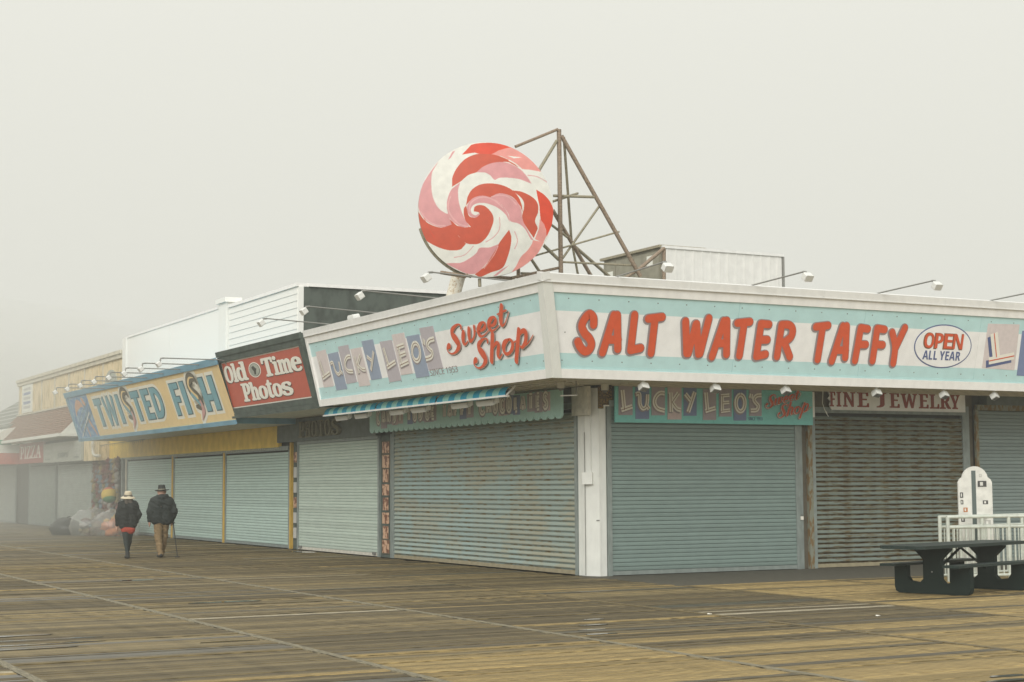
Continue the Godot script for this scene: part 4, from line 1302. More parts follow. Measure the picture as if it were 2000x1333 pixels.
	for i in 6:
		var mb := MB.new()
		var x0 := -4.5 + i * 1.88
		for k in prof.size() - 1:
			var p: Vector2 = prof[k]
			var q: Vector2 = prof[k + 1]
			mb.quad(Vector3(x0, p.y, p.x), Vector3(x0 + 1.88, p.y, p.x), Vector3(x0 + 1.88, q.y, q.x), Vector3(x0, q.y, q.x), Vector3(0, 0.5, 0.8))
		if i == 5:
			for k in prof.size() - 1:
				mb.tri(Vector3(x0 + 1.88, 4.02, 0.25), Vector3(x0 + 1.88, prof[k].y, prof[k].x), Vector3(x0 + 1.88, prof[k + 1].y, prof[k + 1].x), Vector3(1, 0, 0))
		part(aw2, "canvas", mb, mats[stripes[i]])
	for e in [[3.78, 4.018, "awn_green"], [3.40, 3.778, "awn_white"], [2.86, 3.398, "awn_red"]]:
		var mb := MB.new()
		mb.box(-4.5, 6.78, e[0], e[1], z1 - 0.03, z1)
		mb.box(6.75, 6.78, e[0], e[1], 0.2, z1 - 0.031)
		part(aw2, "band", mb, mats[e[2]])
	for e in [[2.0, 0.75], [4.6, 1.1]]:
		var el := MB.new()
		var ring := PackedVector2Array()
		for i in 24:
			ring.append(Vector2(e[0] + cos(TAU * i / 24) * e[1], 3.13 + sin(TAU * i / 24) * 0.17))
		el.plate(ring, z1 + 0.001, z1 + 0.006, false)
		part(aw2, "oval_print", el, mats.cream)

# ------------------------------------------------------------------ signs
func fascia(t: Node3D, u0: float, u1: float, seams: Array, corner_at: int, tall: float) -> void:
	# local frame: x along, y up the leaning face, z out. corner_at: +1 when the mitre is at u1, -1 at u0
	var g := LEANX / tall
	var end := func(v: float, grow: float) -> float: return (OV + grow * 0.0) + g * v
	var lo := func(v: float) -> float: return u0 if corner_at > 0 else -end.call(v, 0.0)
	var hi := func(v: float) -> float: return end.call(v, 0.0) if corner_at > 0 else u1
	var slab := func(v0: float, v1: float) -> PackedVector2Array: return PackedVector2Array([Vector2(lo.call(v0), v0), Vector2(hi.call(v0), v0), Vector2(hi.call(v1), v1), Vector2(lo.call(v1), v1)])
	var b := MB.new()
	b.plate(slab.call(0.0, tall), -0.07, -0.012)
	part(t, "backing_board", b, mats.trim)
	var bt := MB.new()
	bt.plate(slab.call(-0.012, 0.15), -0.012, 0.035)
	part(t, "bottom_trim", bt, mats.trim)
	var tt := MB.new()
	tt.plate(slab.call(1.505, 1.70), -0.012, 0.03)
	part(t, "top_trim", tt, mats.trim)
	var lip := MB.new()
	lip.plate(slab.call(0.152, 0.185), -0.012, 0.012)
	part(t, "lower_bead", lip, mats.sign_teal)
	# corner boards and end board
	var wd := 0.155
	var cb := MB.new()
	if corner_at > 0:
		cb.plate(PackedVector2Array([Vector2(end.call(0.0, 0.0) - wd - 0.03, -0.01), Vector2(end.call(0.0, 0.0) + 0.045, -0.01), Vector2(end.call(1.7, 0.0) + 0.045, 1.705), Vector2(end.call(1.7, 0.0) - wd, 1.705)]), 0.036, 0.045)
	else:
		cb.plate(PackedVector2Array([Vector2(-end.call(0.0, 0.0) - 0.038, -0.01), Vector2(-end.call(0.0, 0.0) + wd, -0.01), Vector2(-end.call(1.7, 0.0) + wd, 1.705), Vector2(-end.call(1.7, 0.0) - 0.038, 1.705)]), 0.036, 0.045)
	part(t, "corner_board", cb, mats.column_white)
	if corner_at > 0:
		var eb := MB.new()
		eb.box(u0 - 0.02, u0 + 0.10, -0.012, 1.70, -0.07, 0.04)
		part(t, "end_board", eb, mats.trim)
	# coping in lengths
	var x: float = u0 if corner_at > 0 else -end.call(tall, 0.0)
	var stop: float = end.call(tall, 0.0) if corner_at > 0 else u1
	while x < stop - 0.2:
		var x1 := minf(x + 3.05, stop)
		var c := MB.new()
		var first := x < -2.0 and corner_at < 0
		var last := x1 == stop and corner_at > 0
		var poly := PackedVector2Array([Vector2(x - (0.05 if first else 0.0), 1.69), Vector2(x1 + (0.05 if last else -0.004), 1.69), Vector2(x1 + (0.07 if last else -0.004), tall + 0.01), Vector2(x - (0.07 if first else 0.0), tall + 0.01)])
		c.plate(poly, -0.10, 0.06)
		c.plate(PackedVector2Array([poly[0] + Vector2(0, -0.012), poly[1] + Vector2(0, -0.012), poly[1] + Vector2(0, -0.001), poly[0] + Vector2(0, -0.001)]), 0.03, 0.072)
		part(t, "coping", c, mats.coping)
		x = x1
	# painted panels
	var cuts: Array = [lo.call(0.8) if corner_at > 0 else null] + seams + [null]
	for i in seams.size() + 1:
		var c0 = cuts[i]
		var c1 = cuts[i + 1]
		var sl := func(v0: float, v1: float) -> PackedVector2Array:
			var a0: float = lo.call(v0) if c0 == null or i == 0 else c0 + 0.003
			var b0: float = hi.call(v0) if c1 == null else c1 - 0.003
			var a1: float = lo.call(v1) if c0 == null or i == 0 else c0 + 0.003
			var b1: float = hi.call(v1) if c1 == null else c1 - 0.003
			return PackedVector2Array([Vector2(a0, v0), Vector2(b0, v0), Vector2(b1, v1), Vector2(a1, v1)])
		var p := MB.new()
		p.plate(sl.call(0.187, 0.43), -0.012, 0.0)
		p.plate(sl.call(1.178, 1.503), -0.012, 0.0)
		var o := part(t, "panel", p, mats.sign_teal)
		var s := MB.new()
		s.plate(sl.call(0.4302, 1.1778), -0.012, 0.0)
		part(o, "white_stripe", s, mats.sign_white)
	# screw heads
	var k := u0 + 0.5
	while k < minf(u1, 11.0):
		for v in [0.30, 1.40, 0.80]:
			if v == 0.80 and int(k * 10) % 3 != 0:
				continue
			var sc := MB.new()
			var ring := PackedVector2Array()
			for i in 6:
				ring.append(Vector2(k + rng.randf_range(-0.002, 0.002) + cos(TAU * i / 6) * 0.012, v + sin(TAU * i / 6) * 0.012))
			sc.plate(ring, 0.0, 0.004, false)
			part(t, "screw", sc, mats.galv_dark)
		k += 0.62

func fascia_signs() -> void:
	var tall := sqrt(LEANX * LEANX + LEANY * LEANY)
	# right-hand face
	var r := thing("fascia_sign", "long turquoise and white fascia reading SALT WATER TAFFY in red", "sign", lean_right())
	fascia(r, -2.3, 14.5, [1.86, 4.85, 7.85, 10.85], -1, tall)
	var n := 0
	for le in TR.TAFFY:
		var a := MB.new()
		var b := MB.new()
		var k := 0
		for s in le:
			a.stroke(v3(s, 0.150), 0.016 + 0.0008 * k, true)
			var low := []
			for p in v3(s, 0.205):
				low.append(p + Vector3(-0.010, -0.012, 0))
			b.stroke(low, 0.006 + 0.0008 * k, true)
			k += 1
		var o := part(r, "letter", a, mats.sign_red)
		part(o, "letter_outline", b, mats.letter_grey)
		n += 1
	# oval
	var ov: Array = TR.OVAL
	var c := Vector2(ov[0][0], (ov[3][1] + ov[4][1]) * 0.5)
	for e in [[0.755, 0.445, 0.004, "letter_navy"], [0.728, 0.421, 0.009, "sign_white"]]:
		var ring := PackedVector2Array()
		for i in 48:
			ring.append(c + Vector2(cos(TAU * i / 48) * e[0], sin(TAU * i / 48) * e[1]))
		var mb := MB.new()
		mb.plate(ring, 0.001, e[2], false)
		part(r, "oval_badge", mb, mats[e[3]])
	var xs := [6.40, 6.68, 6.92, 7.16, 7.44]
	for i in 4:
		text(r, "letter_shadow", "OPEN"[i], "Droid Sans", true, xs[i] - 0.012, xs[i + 1] - 0.012, 0.79, 1.12, 0.011, 0.003, mats.letter_brown)
		text(r, "letter", "OPEN"[i], "Droid Sans", true, xs[i] + 0.012, xs[i + 1] - 0.012, 0.81, 1.11, 0.016, 0.004, mats.sign_red)
	text(r, "lettering", "ALL YEAR", "Droid Sans", true, 6.42, 7.41, 0.575, 0.755, 0.011, 0.004, mats.letter_navy)
	# first card of the shop name, then the card cut by the frame edge
	var lc := MB.new()
	lc.plate(quad_poly(flat_list(TR.LCARD)), 0.001, 0.005, false)
	part(r, "letter_card", lc, mats.pale_pink)
	var uc := MB.new()
	uc.plate(quad_poly(flat_list(TR.UCARD)), 0.001, 0.006, false)
	part(r, "letter_card", uc, mats.card_navy)
	var la := MB.new()
	var lb := MB.new()
	var li := MB.new()
	for i in 2:
		var pts := v3(TR.LSTROKE[i], 0.20 if i == 0 else 0.15)
		var sh := []
		var th := []
		for p in pts:
			sh.append(p + Vector3(-0.06, -0.07, 0.0))
			th.append(Vector3(p.x, p.y, 0.022))
		lb.stroke(sh, 0.008 + 0.001 * i, false)
		la.stroke(pts, 0.013 + 0.001 * i, false)
		li.stroke(th, 0.018 + 0.001 * i, false)
	var lo := part(r, "letter", la, mats.cream)
	part(lo, "letter_shadow", lb, mats.letter_navy)
	part(lo, "inline", li, mats.sign_red)
	# left-hand face
	var l := thing("fascia_sign", "turquoise fascia reading LUCKY LEO'S Sweet Shop above the striped awnings", "sign", lean_left(-OV, YB, -OV - LEANX, YB + LEANY))
	fascia(l, -9.32, 2.3, [-6.2, -3.1, 0.0], 1, tall)
	leo_cards(l, TR.CARDS_L, TR.LBOX_L, 0.001, false)
	sweet_shop(l, TR.SWEET_L, 0.002, 0.018)
	text(l, "lettering", "SINCE 1953", "Droid Sans", false, -3.0, -1.72, 0.33, 0.455, 0.003, 0.004, mats.letter_grey)

func hanging_signs() -> void:
	# turquoise board under the right-hand canopy
	var h := thing("hanging_sign", "turquoise LUCKY LEO'S board hanging under the right canopy", "sign", right_at(0, 0, 0.14))
	for e in [[0.43, 2.72], [2.724, 5.19]]:
		var b := MB.new()
		b.box(e[0], e[1], 2.935, 3.63, -0.04, 0.0)
		part(h, "board", b, mats.hang_teal)
	leo_cards(h, TR.CARDS_H, TR.LBOX_H, 0.001, true)
	sweet_shop(h, TR.SWEET_H, 0.002, 0.014)
	text(h, "lettering", "SINCE 1953", "Droid Sans", false, 3.55, 3.91, 3.015, 3.08, 0.003, 0.004, mats.letter_navy)
	var eb := MB.new()
	eb.box(5.20, 5.26, 3.10, 3.62, -0.06, -0.02)
	part(h, "side_strip", eb, mats.trim)
	# jewelry board
	var j := thing("jewelry_sign", "white board with dark red FINE JEWELRY lettering", "sign", right_at(0, 0, 0.08))
	var b := MB.new()
	b.plate(PackedVector2Array([Vector2(5.66, 3.66), Vector2(5.70, 3.56), Vector2(5.645, 3.50), Vector2(5.72, 3.44), Vector2(5.68, 3.37), Vector2(5.73, 3.262), Vector2(9.42, 3.266), Vector2(9.42, 3.66)]), -0.03, 0.0)
	part(j, "board", b, mats.sign_white)
	mat("jewel_red", 0.30, 0.055, 0.04, 0.6, texs.grain, Vector3.ONE)
	var word := "FINE JEWELRY"
	var px := [[5.684, 5.832], [5.864, 5.988], [6.034, 6.361], [6.411, 6.727], [0, 0], [6.933, 7.204], [7.287, 7.562], [7.594, 8.052], [8.095, 8.368], [8.396, 8.672], [8.686, 9.0], [8.978, 9.258]]
	for i in word.length():
		if word[i] == " ":
			continue
		text(j, "letter", word[i], "Droid Serif", true, px[i][0] + 0.008, px[i][1] - 0.008, 3.335, 3.645, 0.001, 0.006, mats.jewel_red, 0.008)
	# gilded panel at the corner
	var gp := thing("gilded_panel", "small dark panel with gold leaf pattern beside the turquoise board", "sign", right_at(0.2, 0, 0.06))
	mat("gold_leaf", 1, 1, 1, 0.6, patch_tex("gold", 51, 0.035, 5, srgb(66, 56, 34), srgb(156, 122, 58), 0.55, 0.1), Vector3(1.6, 1.6, 1.6))
	var gb := MB.new()
	gb.box(-0.08, 0.01, 3.20, 3.62, -0.05, 0.01)
	part(gp, "side_panel", gb, mats.gold_leaf)
	var gb2 := MB.new()
	gb2.box(0.015, 0.21, 3.27, 3.62, -0.05, -0.005)
	part(gp, "panel", gb2, mats.gold_leaf)
	var gb3 := MB.new()
	gb3.box(0.012, 0.22, 3.245, 3.268, -0.05, 0.012)
	part(gp, "ledge", gb3, mats.cream)
	# scalloped board on the left-hand front
	var c := thing("scalloped_sign", "pale teal scalloped board reading CANDY FUDGE TAFFY CHOCOLATES", "sign", left_at(0, 0, 0.45))
	var poly := PackedVector2Array([Vector2(-9.91, 3.60), Vector2(-9.91, 3.09)])
	var nsc := 33
	var sw := (9.91 - 0.375) / nsc
	for i in nsc:
		for k in range(1, 6):
			var a := PI * k / 6.0
			poly.append(Vector2(-9.91 + sw * (i + 0.5) - cos(a) * sw * 0.48, 3.09 - sin(a) * 0.075))
		if i < nsc - 1:
			poly.append(Vector2(-9.91 + sw * (i + 1), 3.10))
	poly.append(Vector2(-0.375, 3.09))
	poly.append(Vector2(-0.375, 3.585))
	var cbm := MB.new()
	cbm.plate(poly, -0.03, 0.0)
	part(c, "board", cbm, mats.candy_teal)
	var cols := ["card_mauve", "card_navy", "card_pink", "card_mauve", "card_navy", "card_pink", "card_mauve"]
	var low := [3.16, 3.11, 3.2, 3.17, 3.19]
	var i := 0
	for e in TR.CANDY:
		var u0: float = e[1]
		var u1: float = e[2]
		var w := u1 - u0
		if rng.randf() < 0.8:
			var cm := MB.new()
			cm.box(u0 - 0.06, u1 + 0.06, low[i % 5], 3.56 + 0.02 * (i % 2), 0.001, 0.004)
			part(c, "letter_card", cm, mats[cols[(i * 3) % 7]])
		var a := MB.new()
		var b2 := MB.new()
		var th := MB.new()
		var kk := 0
		for s in DECO[e[0]]:
			var pts := []
			var thin := []
			var fat := []
			for q in range(0, s.size(), 2):
				var p := Vector3(u0 + 0.05 + s[q] * (w - 0.10), 3.262 + s[q + 1] * 0.255, 0.115)
				pts.append(p)
				thin.append(Vector3(p.x, p.y, 0.016))
				fat.append(Vector3(p.x - 0.02, p.y - 0.008, 0.165))
			b2.stroke(fat, 0.006 + 0.0007 * kk, false)
			a.stroke(pts, 0.011 + 0.0007 * kk, false)
			th.stroke(thin, 0.016 + 0.0007 * kk, false)
			kk += 1
		var o := part(c, "letter", a, mats.cream)
		part(o, "letter_shadow", b2, mats.letter_grey)
		part(o, "inline", th, mats.letter_grey)
		i += 1

func sign_box(t: Node3D, u0: float, u1: float, x0: float, y0: float, x1: float, y1: float, m: Material, soffit: Material) -> void:
	# the closed box behind a leaning sign face, in the sign's own frame
	var inv := t.transform.affine_inverse()
	var b := MB.new()
	b.xf = inv
	var prof := [Vector3(x0 + 0.01, y0, 0), Vector3(x1 + 0.01, y1, 0), Vector3(-0.16, y1, 0), Vector3(-0.16, y0, 0)]
	var ns := [Vector3(-1, -0.2, 0), Vector3(0, 1, 0), Vector3(1, 0, 0)]
	for i in 3:
		var p: Vector3 = prof[i]
		var q: Vector3 = prof[i + 1]
		b.quad(Vector3(p.x, p.y, u0), Vector3(p.x, p.y, u1), Vector3(q.x, q.y, u1), Vector3(q.x, q.y, u0), ns[i])
	for u in [u0, u1]:
		b.quad(prof[0] + Vector3(0, 0, u), prof[1] + Vector3(0, 0, u), prof[2] + Vector3(0, 0, u), prof[3] + Vector3(0, 0, u), Vector3(0, 0, -1 if u == u0 else 1))
	part(t, "sign_box", b, m)
	var s := MB.new()
	s.xf = inv
	s.quad(Vector3(x0 + 0.01, y0, u0), Vector3(x0 + 0.01, y0, u1), Vector3(-0.16, y0, u1), Vector3(-0.16, y0, u0), Vector3(0, -1, 0))
	part(t, "soffit", s, soffit)

func photo_sign() -> void:
	var t := thing("photo_sign", "red board reading Old Time Photos in a dark weathered frame", "sign", lean_left(-1.938, 3.62, -2.43, 5.372))
	sign_box(t, -15.86, -9.40, -1.938, 3.62, -2.43, 5.372, mats.black_green, mats.dull_board)
	for e in [[-15.86, -9.40, -0.02, 0.10, 0.06], [-15.86, -9.40, 0.104, 0.245, 0.05], [-15.86, -9.40, 1.535, 1.69, 0.05], [-15.86, -9.40, 1.694, 1.84, 0.07]]:
		var b := MB.new()
		b.box(e[0], e[1], e[2], e[3], -0.01, e[4])
		part(t, "frame_board", b, mats.black_green)
	for e in [[-15.86, -15.75], [-9.66, -9.40]]:
		var b := MB.new()
		b.box(e[0], e[1], 0.247, 1.533, -0.01, 0.045)
		part(t, "frame_board", b, mats.black_green)
	var cr := MB.new()
	cr.box(-15.74, -9.665, 0.25, 1.53, 0.0, 0.012)
	part(t, "border", cr, mats.cream)
	var rd := MB.new()
	rd.box(-15.70, -9.70, 0.28, 1.50, 0.013, 0.018)
	part(t, "panel", rd, mats.photo_red)
	var words := [["Old", [-15.62, -14.95, -14.62, -13.80], 0.96, [1.40, 1.44, 1.44]], ["Time", [-12.55, -11.75, -11.40, -10.48, -9.78], 0.95, [1.40, 1.40, 1.28, 1.28]], ["Photos", [-14.55, -13.90, -13.27, -12.62, -12.20, -11.55, -10.80], 0.40, [0.86, 0.86, 0.72, 0.84, 0.72, 0.72]]]
	for w in words:
		for i in w[0].length():
			var u0: float = w[1][i] + 0.03
			var u1: float = w[1][i + 1] - 0.03
			var v0: float = w[2]
			var v1: float = w[3][i]
			for d in [Vector2(-0.07, -0.035), Vector2(0.03, -0.03), Vector2(-0.05, 0.012), Vector2(0.03, 0.012)]:
				text(t, "letter_shadow", w[0][i], "Droid Serif", true, u0 + d.x, u1 + d.x, v0 + d.y, v1 + d.y, 0.020 + 0.0012 * (d.x + 0.07) * 30.0, 0.002, mats.letter_dark, 0.0)
			text(t, "letter", w[0][i], "Droid Serif", true, u0 - 0.015, u1 + 0.015, v0 - 0.006, v1 + 0.006, 0.032, 0.004, mats.cream, 0.035)
	for e in [[0.46, 0.20, 0.021, "cream"], [0.40, 0.172, 0.026, "letter_dark"], [0.375, 0.160, 0.031, "board_pale"]]:
		var ring := PackedVector2Array()
		for i in 32:
			ring.append(Vector2(-13.20 + cos(TAU * i / 32) * e[0], 1.17 + sin(TAU * i / 32) * e[1]))
		var mb := MB.new()
		mb.plate(ring, 0.019, e[2], false)
		part(t, "round_badge", mb, mats[e[3]])
	var fig := MB.new()
	fig.plate(PackedVector2Array([Vector2(-13.36, 1.25), Vector2(-13.2, 1.28), Vector2(-13.14, 1.24), Vector2(-13.02, 1.19), Vector2(-13.10, 1.12), Vector2(-13.14, 1.05), Vector2(-13.24, 1.05), Vector2(-13.25, 1.14), Vector2(-13.34, 1.20)]), 0.032, 0.036, false)
	part(t, "badge_figure", fig, mats.letter_dark)

func fish_sign() -> void:
	var t := thing("restaurant_sign", "long cream sign with blue frame reading TWISTED FISH", "sign", lean_left(-1.938, 3.46, -2.55, 5.2))
	sign_box(t, -33.95, -15.90, -1.938, 3.46, -2.55, 5.2, mats.fish_blue, mats.dull_board)
	for e in [[-33.95, -15.62, -0.02, 0.10, 0.05], [-33.95, -15.62, 1.675, 1.865, 0.05]]:
		var b := MB.new()
		b.box(e[0], e[1], e[2], e[3], -0.01, e[4])
		part(t, "frame_board", b, mats.fish_blue)
	var es := MB.new()
	es.box(-33.95, -33.70, 0.102, 1.673, -0.01, 0.03)
	part(t, "frame_board", es, mats.fish_blue)
	var p := MB.new()
	p.box(-30.8, -15.62, 0.102, 1.673, -0.01, 0.004)
	part(t, "panel", p, mats.fish_cream)
	var cd := MB.new()
	cd.box(-33.69, -30.81, 0.102, 1.673, -0.01, 0.004)
	part(t, "blue_panel", cd, mats.fish_card)
	# card: orange word, dark script, orange shapes
	var ow := MB.new()
	ow.stroke([Vector3(-33.15, 0.98, 0.10), Vector3(-32.9, 1.22, 0.26), Vector3(-32.45, 1.36, 0.34), Vector3(-32.0, 1.34, 0.20), Vector3(-31.8, 1.24, 0.08)], 0.006)
	part(t, "orange_print", ow, mats.fish_orange)
	var ow2 := MB.new()
	ow2.stroke([Vector3(-31.75, 1.55, 0.10), Vector3(-31.6, 1.42, 0.26), Vector3(-31.35, 1.30, 0.12)], 0.0075)
	part(t, "orange_print", ow2, mats.fish_orange)
	var sc := MB.new()
	for row in 3:
		for k in 9:
			var x := -33.2 + k * 0.26 + row * 0.12
			var y := 0.62 + k * 0.085 - row * 0.19
			sc.stroke([Vector3(x, y, 0.05), Vector3(x + 0.10, y + 0.13, 0.05)], 0.006 + 0.0006 * (k + row * 9))
	part(t, "script_print", sc, mats.fish_edge)
	var ul := MB.new()
	ul.stroke([Vector3(-33.3, 0.16, 0.05), Vector3(-31.2, 1.0, 0.05)], 0.007)
	part(t, "white_line", ul, mats.fish_halo)
	var of := MB.new()
	of.stroke([Vector3(-32.1, 0.18, 0.16), Vector3(-32.2, 0.46, 0.12)], 0.006)
	part(t, "orange_print", of, mats.fish_orange)
	var of2 := MB.new()
	of2.stroke([Vector3(-31.05, 0.20, 0.14), Vector3(-31.6, 0.70, 0.20)], 0.007)
	part(t, "orange_print", of2, mats.fish_orange)
	# block letters
	var F: Dictionary = TR.FISH_L
	var blocks := {
		"T": [[0, .78, 1, 1], [.31, 0, .69, .79]], "E": [[0, 0, .42, 1], [.41, .81, 1, 1], [.41, .42, .84, .60], [.41, 0, 1, .19]], "F": [[0, 0, .44, 1], [.43, .81, 1, 1], [.43, .40, .88, .58]],
		"H": [[0, 0, .34, 1], [.66, 0, 1, 1], [.33, .30, .67, .48]], "I": [[0, 0, 1, 1]], "D": [[0, 0, .38, 1]], "W": [],
	}
	for n in ["T", "W", "I", "T2", "E", "D", "F", "I2", "H"]:
		var q: Array = F[n]
		var u0: float = minf(q[0][0], q[2][0])
		var u1: float = q[1][0]
		if n.begins_with("I"):
			u0 = (q[0][0] + q[2][0]) * 0.5
			u1 = (q[1][0] + q[3][0]) * 0.5
		var v0 := 0.43
		var v1 := 1.42
		var wd := u1 - u0
		var layers := [[0.17, 0.115, 0.006, "fish_halo"], [0.035, 0.022, 0.013, "fish_edge"], [-0.012, -0.010, 0.020, "fish_letter"]]
		var top: MeshInstance3D = null
		for li in [2, 0, 1]:
			var L: Array = layers[li]
			var mb := MB.new()
			var k := 0
			for r in blocks[n[0]]:
				var lift: float = L[2] + 0.0007 * k
				var a := Vector2(u0 + r[0] * wd - L[0], v0 + r[1] * (v1 - v0) - L[1])
				var b := Vector2(u0 + r[2] * wd + L[0], v0 + r[3] * (v1 - v0) + L[1])
				mb.quad(Vector3(a.x, a.y, lift), Vector3(b.x, a.y, lift), Vector3(b.x, b.y, lift), Vector3(a.x, b.y, lift), Vector3(0, 0, 1))
				k += 1
			if n == "D":
				mb.stroke([Vector3(u0 + 0.2, v1 - 0.09, 0.18 + L[1] * 2), Vector3(u0 + wd * 0.62, v1 - 0.13, 0.22 + L[1] * 2), Vector3(u0 + wd * 0.88, v1 - 0.35, 0.3 + L[0] * 1.6), Vector3(u0 + wd * 0.88, v0 + 0.35, 0.3 + L[0] * 1.6), Vector3(u0 + wd * 0.62, v0 + 0.13, 0.22 + L[1] * 2), Vector3(u0 + 0.2, v0 + 0.09, 0.18 + L[1] * 2)], L[2] + 0.0015, false)
			if n == "W":
				var xs := [0.10, 0.30, 0.50, 0.70, 0.90]
				for s in 4:
					var y0: float = v1 + L[1] if s % 2 == 0 else v0 - L[1]
					var y1: float = v0 - L[1] if s % 2 == 0 else v1 + L[1]
					mb.stroke([Vector3(u0 + xs[s] * wd, y0, 0.24 + L[0] * 1.8), Vector3(u0 + xs[s + 1] * wd, y1, 0.24 + L[0] * 1.8)], L[2] + 0.0007 * s, false)
			if li == 2:
				top = part(t, "letter", mb, mats[L[3]])
			else:
				part(top, "letter_outline" if li == 0 else "letter_edge", mb, mats[L[3]])
	# the two letters drawn as a leaping fish
	for cx in [-25.85, -18.35]:
		var sp := [Vector3(0.42, 1.30, 0.10), Vector3(0.30, 1.46, 0.22), Vector3(-0.10, 1.47, 0.34), Vector3(-0.36, 1.28, 0.40), Vector3(-0.22, 1.06, 0.40), Vector3(0.14, 0.88, 0.40), Vector3(0.30, 0.72, 0.36), Vector3(0.10, 0.60, 0.22), Vector3(-0.25, 0.62, 0.10)]
		var tail := [Vector3(0.26, 0.70, 0.20), Vector3(0.30, 0.52, 0.26), Vector3(0.12, 0.36, 0.14), Vector3(-0.08, 0.20, 0.03)]
		var mk := func(src: Array, grow: float) -> Array:
			var out := []
			for pt in src:
				out.append(Vector3(pt.x + cx, pt.y, maxf(pt.z + grow, 0.02)))
			return out
		var a := MB.new()
		a.stroke(mk.call(sp, 0.30), 0.006)
		a.stroke(mk.call(tail, 0.26), 0.007)
		var b := MB.new()
		b.stroke(mk.call(sp, 0.0), 0.024)
		var c := MB.new()
		c.stroke(mk.call([sp[1], sp[2], sp[3], sp[4], sp[5]], -0.27), 0.028)
		var d := MB.new()
		d.stroke(mk.call([sp[4] + Vector3(-0.1, -0.06, 0), sp[5] + Vector3(-0.12, -0.08, 0), sp[6] + Vector3(-0.12, -0.06, 0)], -0.26), 0.029)
		var e := MB.new()
		e.stroke(mk.call(tail, 0.0), 0.026)
		var o := part(t, "fish_letter", b, mats.fish_body)
		part(o, "letter_outline", a, mats.fish_halo)
		part(o, "stripe", c, mats.fish_cream)
		part(o, "stripe", d, mats.fish_letter)
		part(o, "tail", e, mats.fish_pink)

# ------------------------------------------------------------------ lamps
func lamps() -> void:
	var lab := ["nearest to the corner", "second from the corner", "third from the corner", "farthest from the corner"]
	var zs := [1.006, -2.04, -5.09, -7.79]
	for i in 4:
		arm_lamp(left_at(zs[i], 5.41, 2.33), 1.54, 0.09, "white box lamp on a long arm over the LUCKY LEO'S fascia, %s" % lab[i], "box lamps on arms above the left fascia")
	var xs := [-0.85, 2.11, 5.12, 8.07]
	for i in 4:
		arm_lamp(right_at(xs[i], 5.41, 2.33), 1.55, 0.09, "white box lamp on a long arm over the TAFFY fascia, %s" % lab[i], "box lamps on arms above the right fascia")
	var short := thing("roof_floodlight", "small white floodlight peeking over the coping of the left fascia", "lamp", left_at(-6.9, 5.40, 2.1))
	var sh := MB.new()
	sh.xf = Transform3D(Basis(Vector3.RIGHT, 0.2), Vector3(0, 0.08, 0))
	sh.plate(PackedVector2Array([Vector2(-.22, -.06), Vector2(-.18, -.08), Vector2(.18, -.08), Vector2(.22, -.06), Vector2(.17, .07), Vector2(.12, .10), Vector2(-.12, .10), Vector2(-.17, .07)]), -0.08, 0.08)
	part(short, "housing", sh, mats.lamp_white)
	var st := MB.new()
	st.tube([Vector3(0, -0.30, -0.06), Vector3(0, 0.0, -0.06)], 0.025, 8)
	part(short, "stem", st, mats.galv)
	var ord := ["first", "second", "third", "fourth", "fifth", "sixth", "seventh", "eighth"]
	for i in 8:
		arm_lamp(left_at(-15.3 - i * 1.79, 5.12 - 0.012 * i, 2.6), 1.5, 0.02, "small box lamp over the TWISTED FISH sign, %s from the photo sign" % ord[i], "box lamps above the restaurant sign", 0.06, 0.016)
	var sx := [0.0, 1.58, 3.21, 5.44, 7.19, 8.56]
	for i in 6:
		soffit_lamp(Vector3(sx[i], 3.653, 1.84), rng.randf_range(-0.2, 0.2), "small white floodlight under the TAFFY fascia, %s from the corner column" % ord[i])

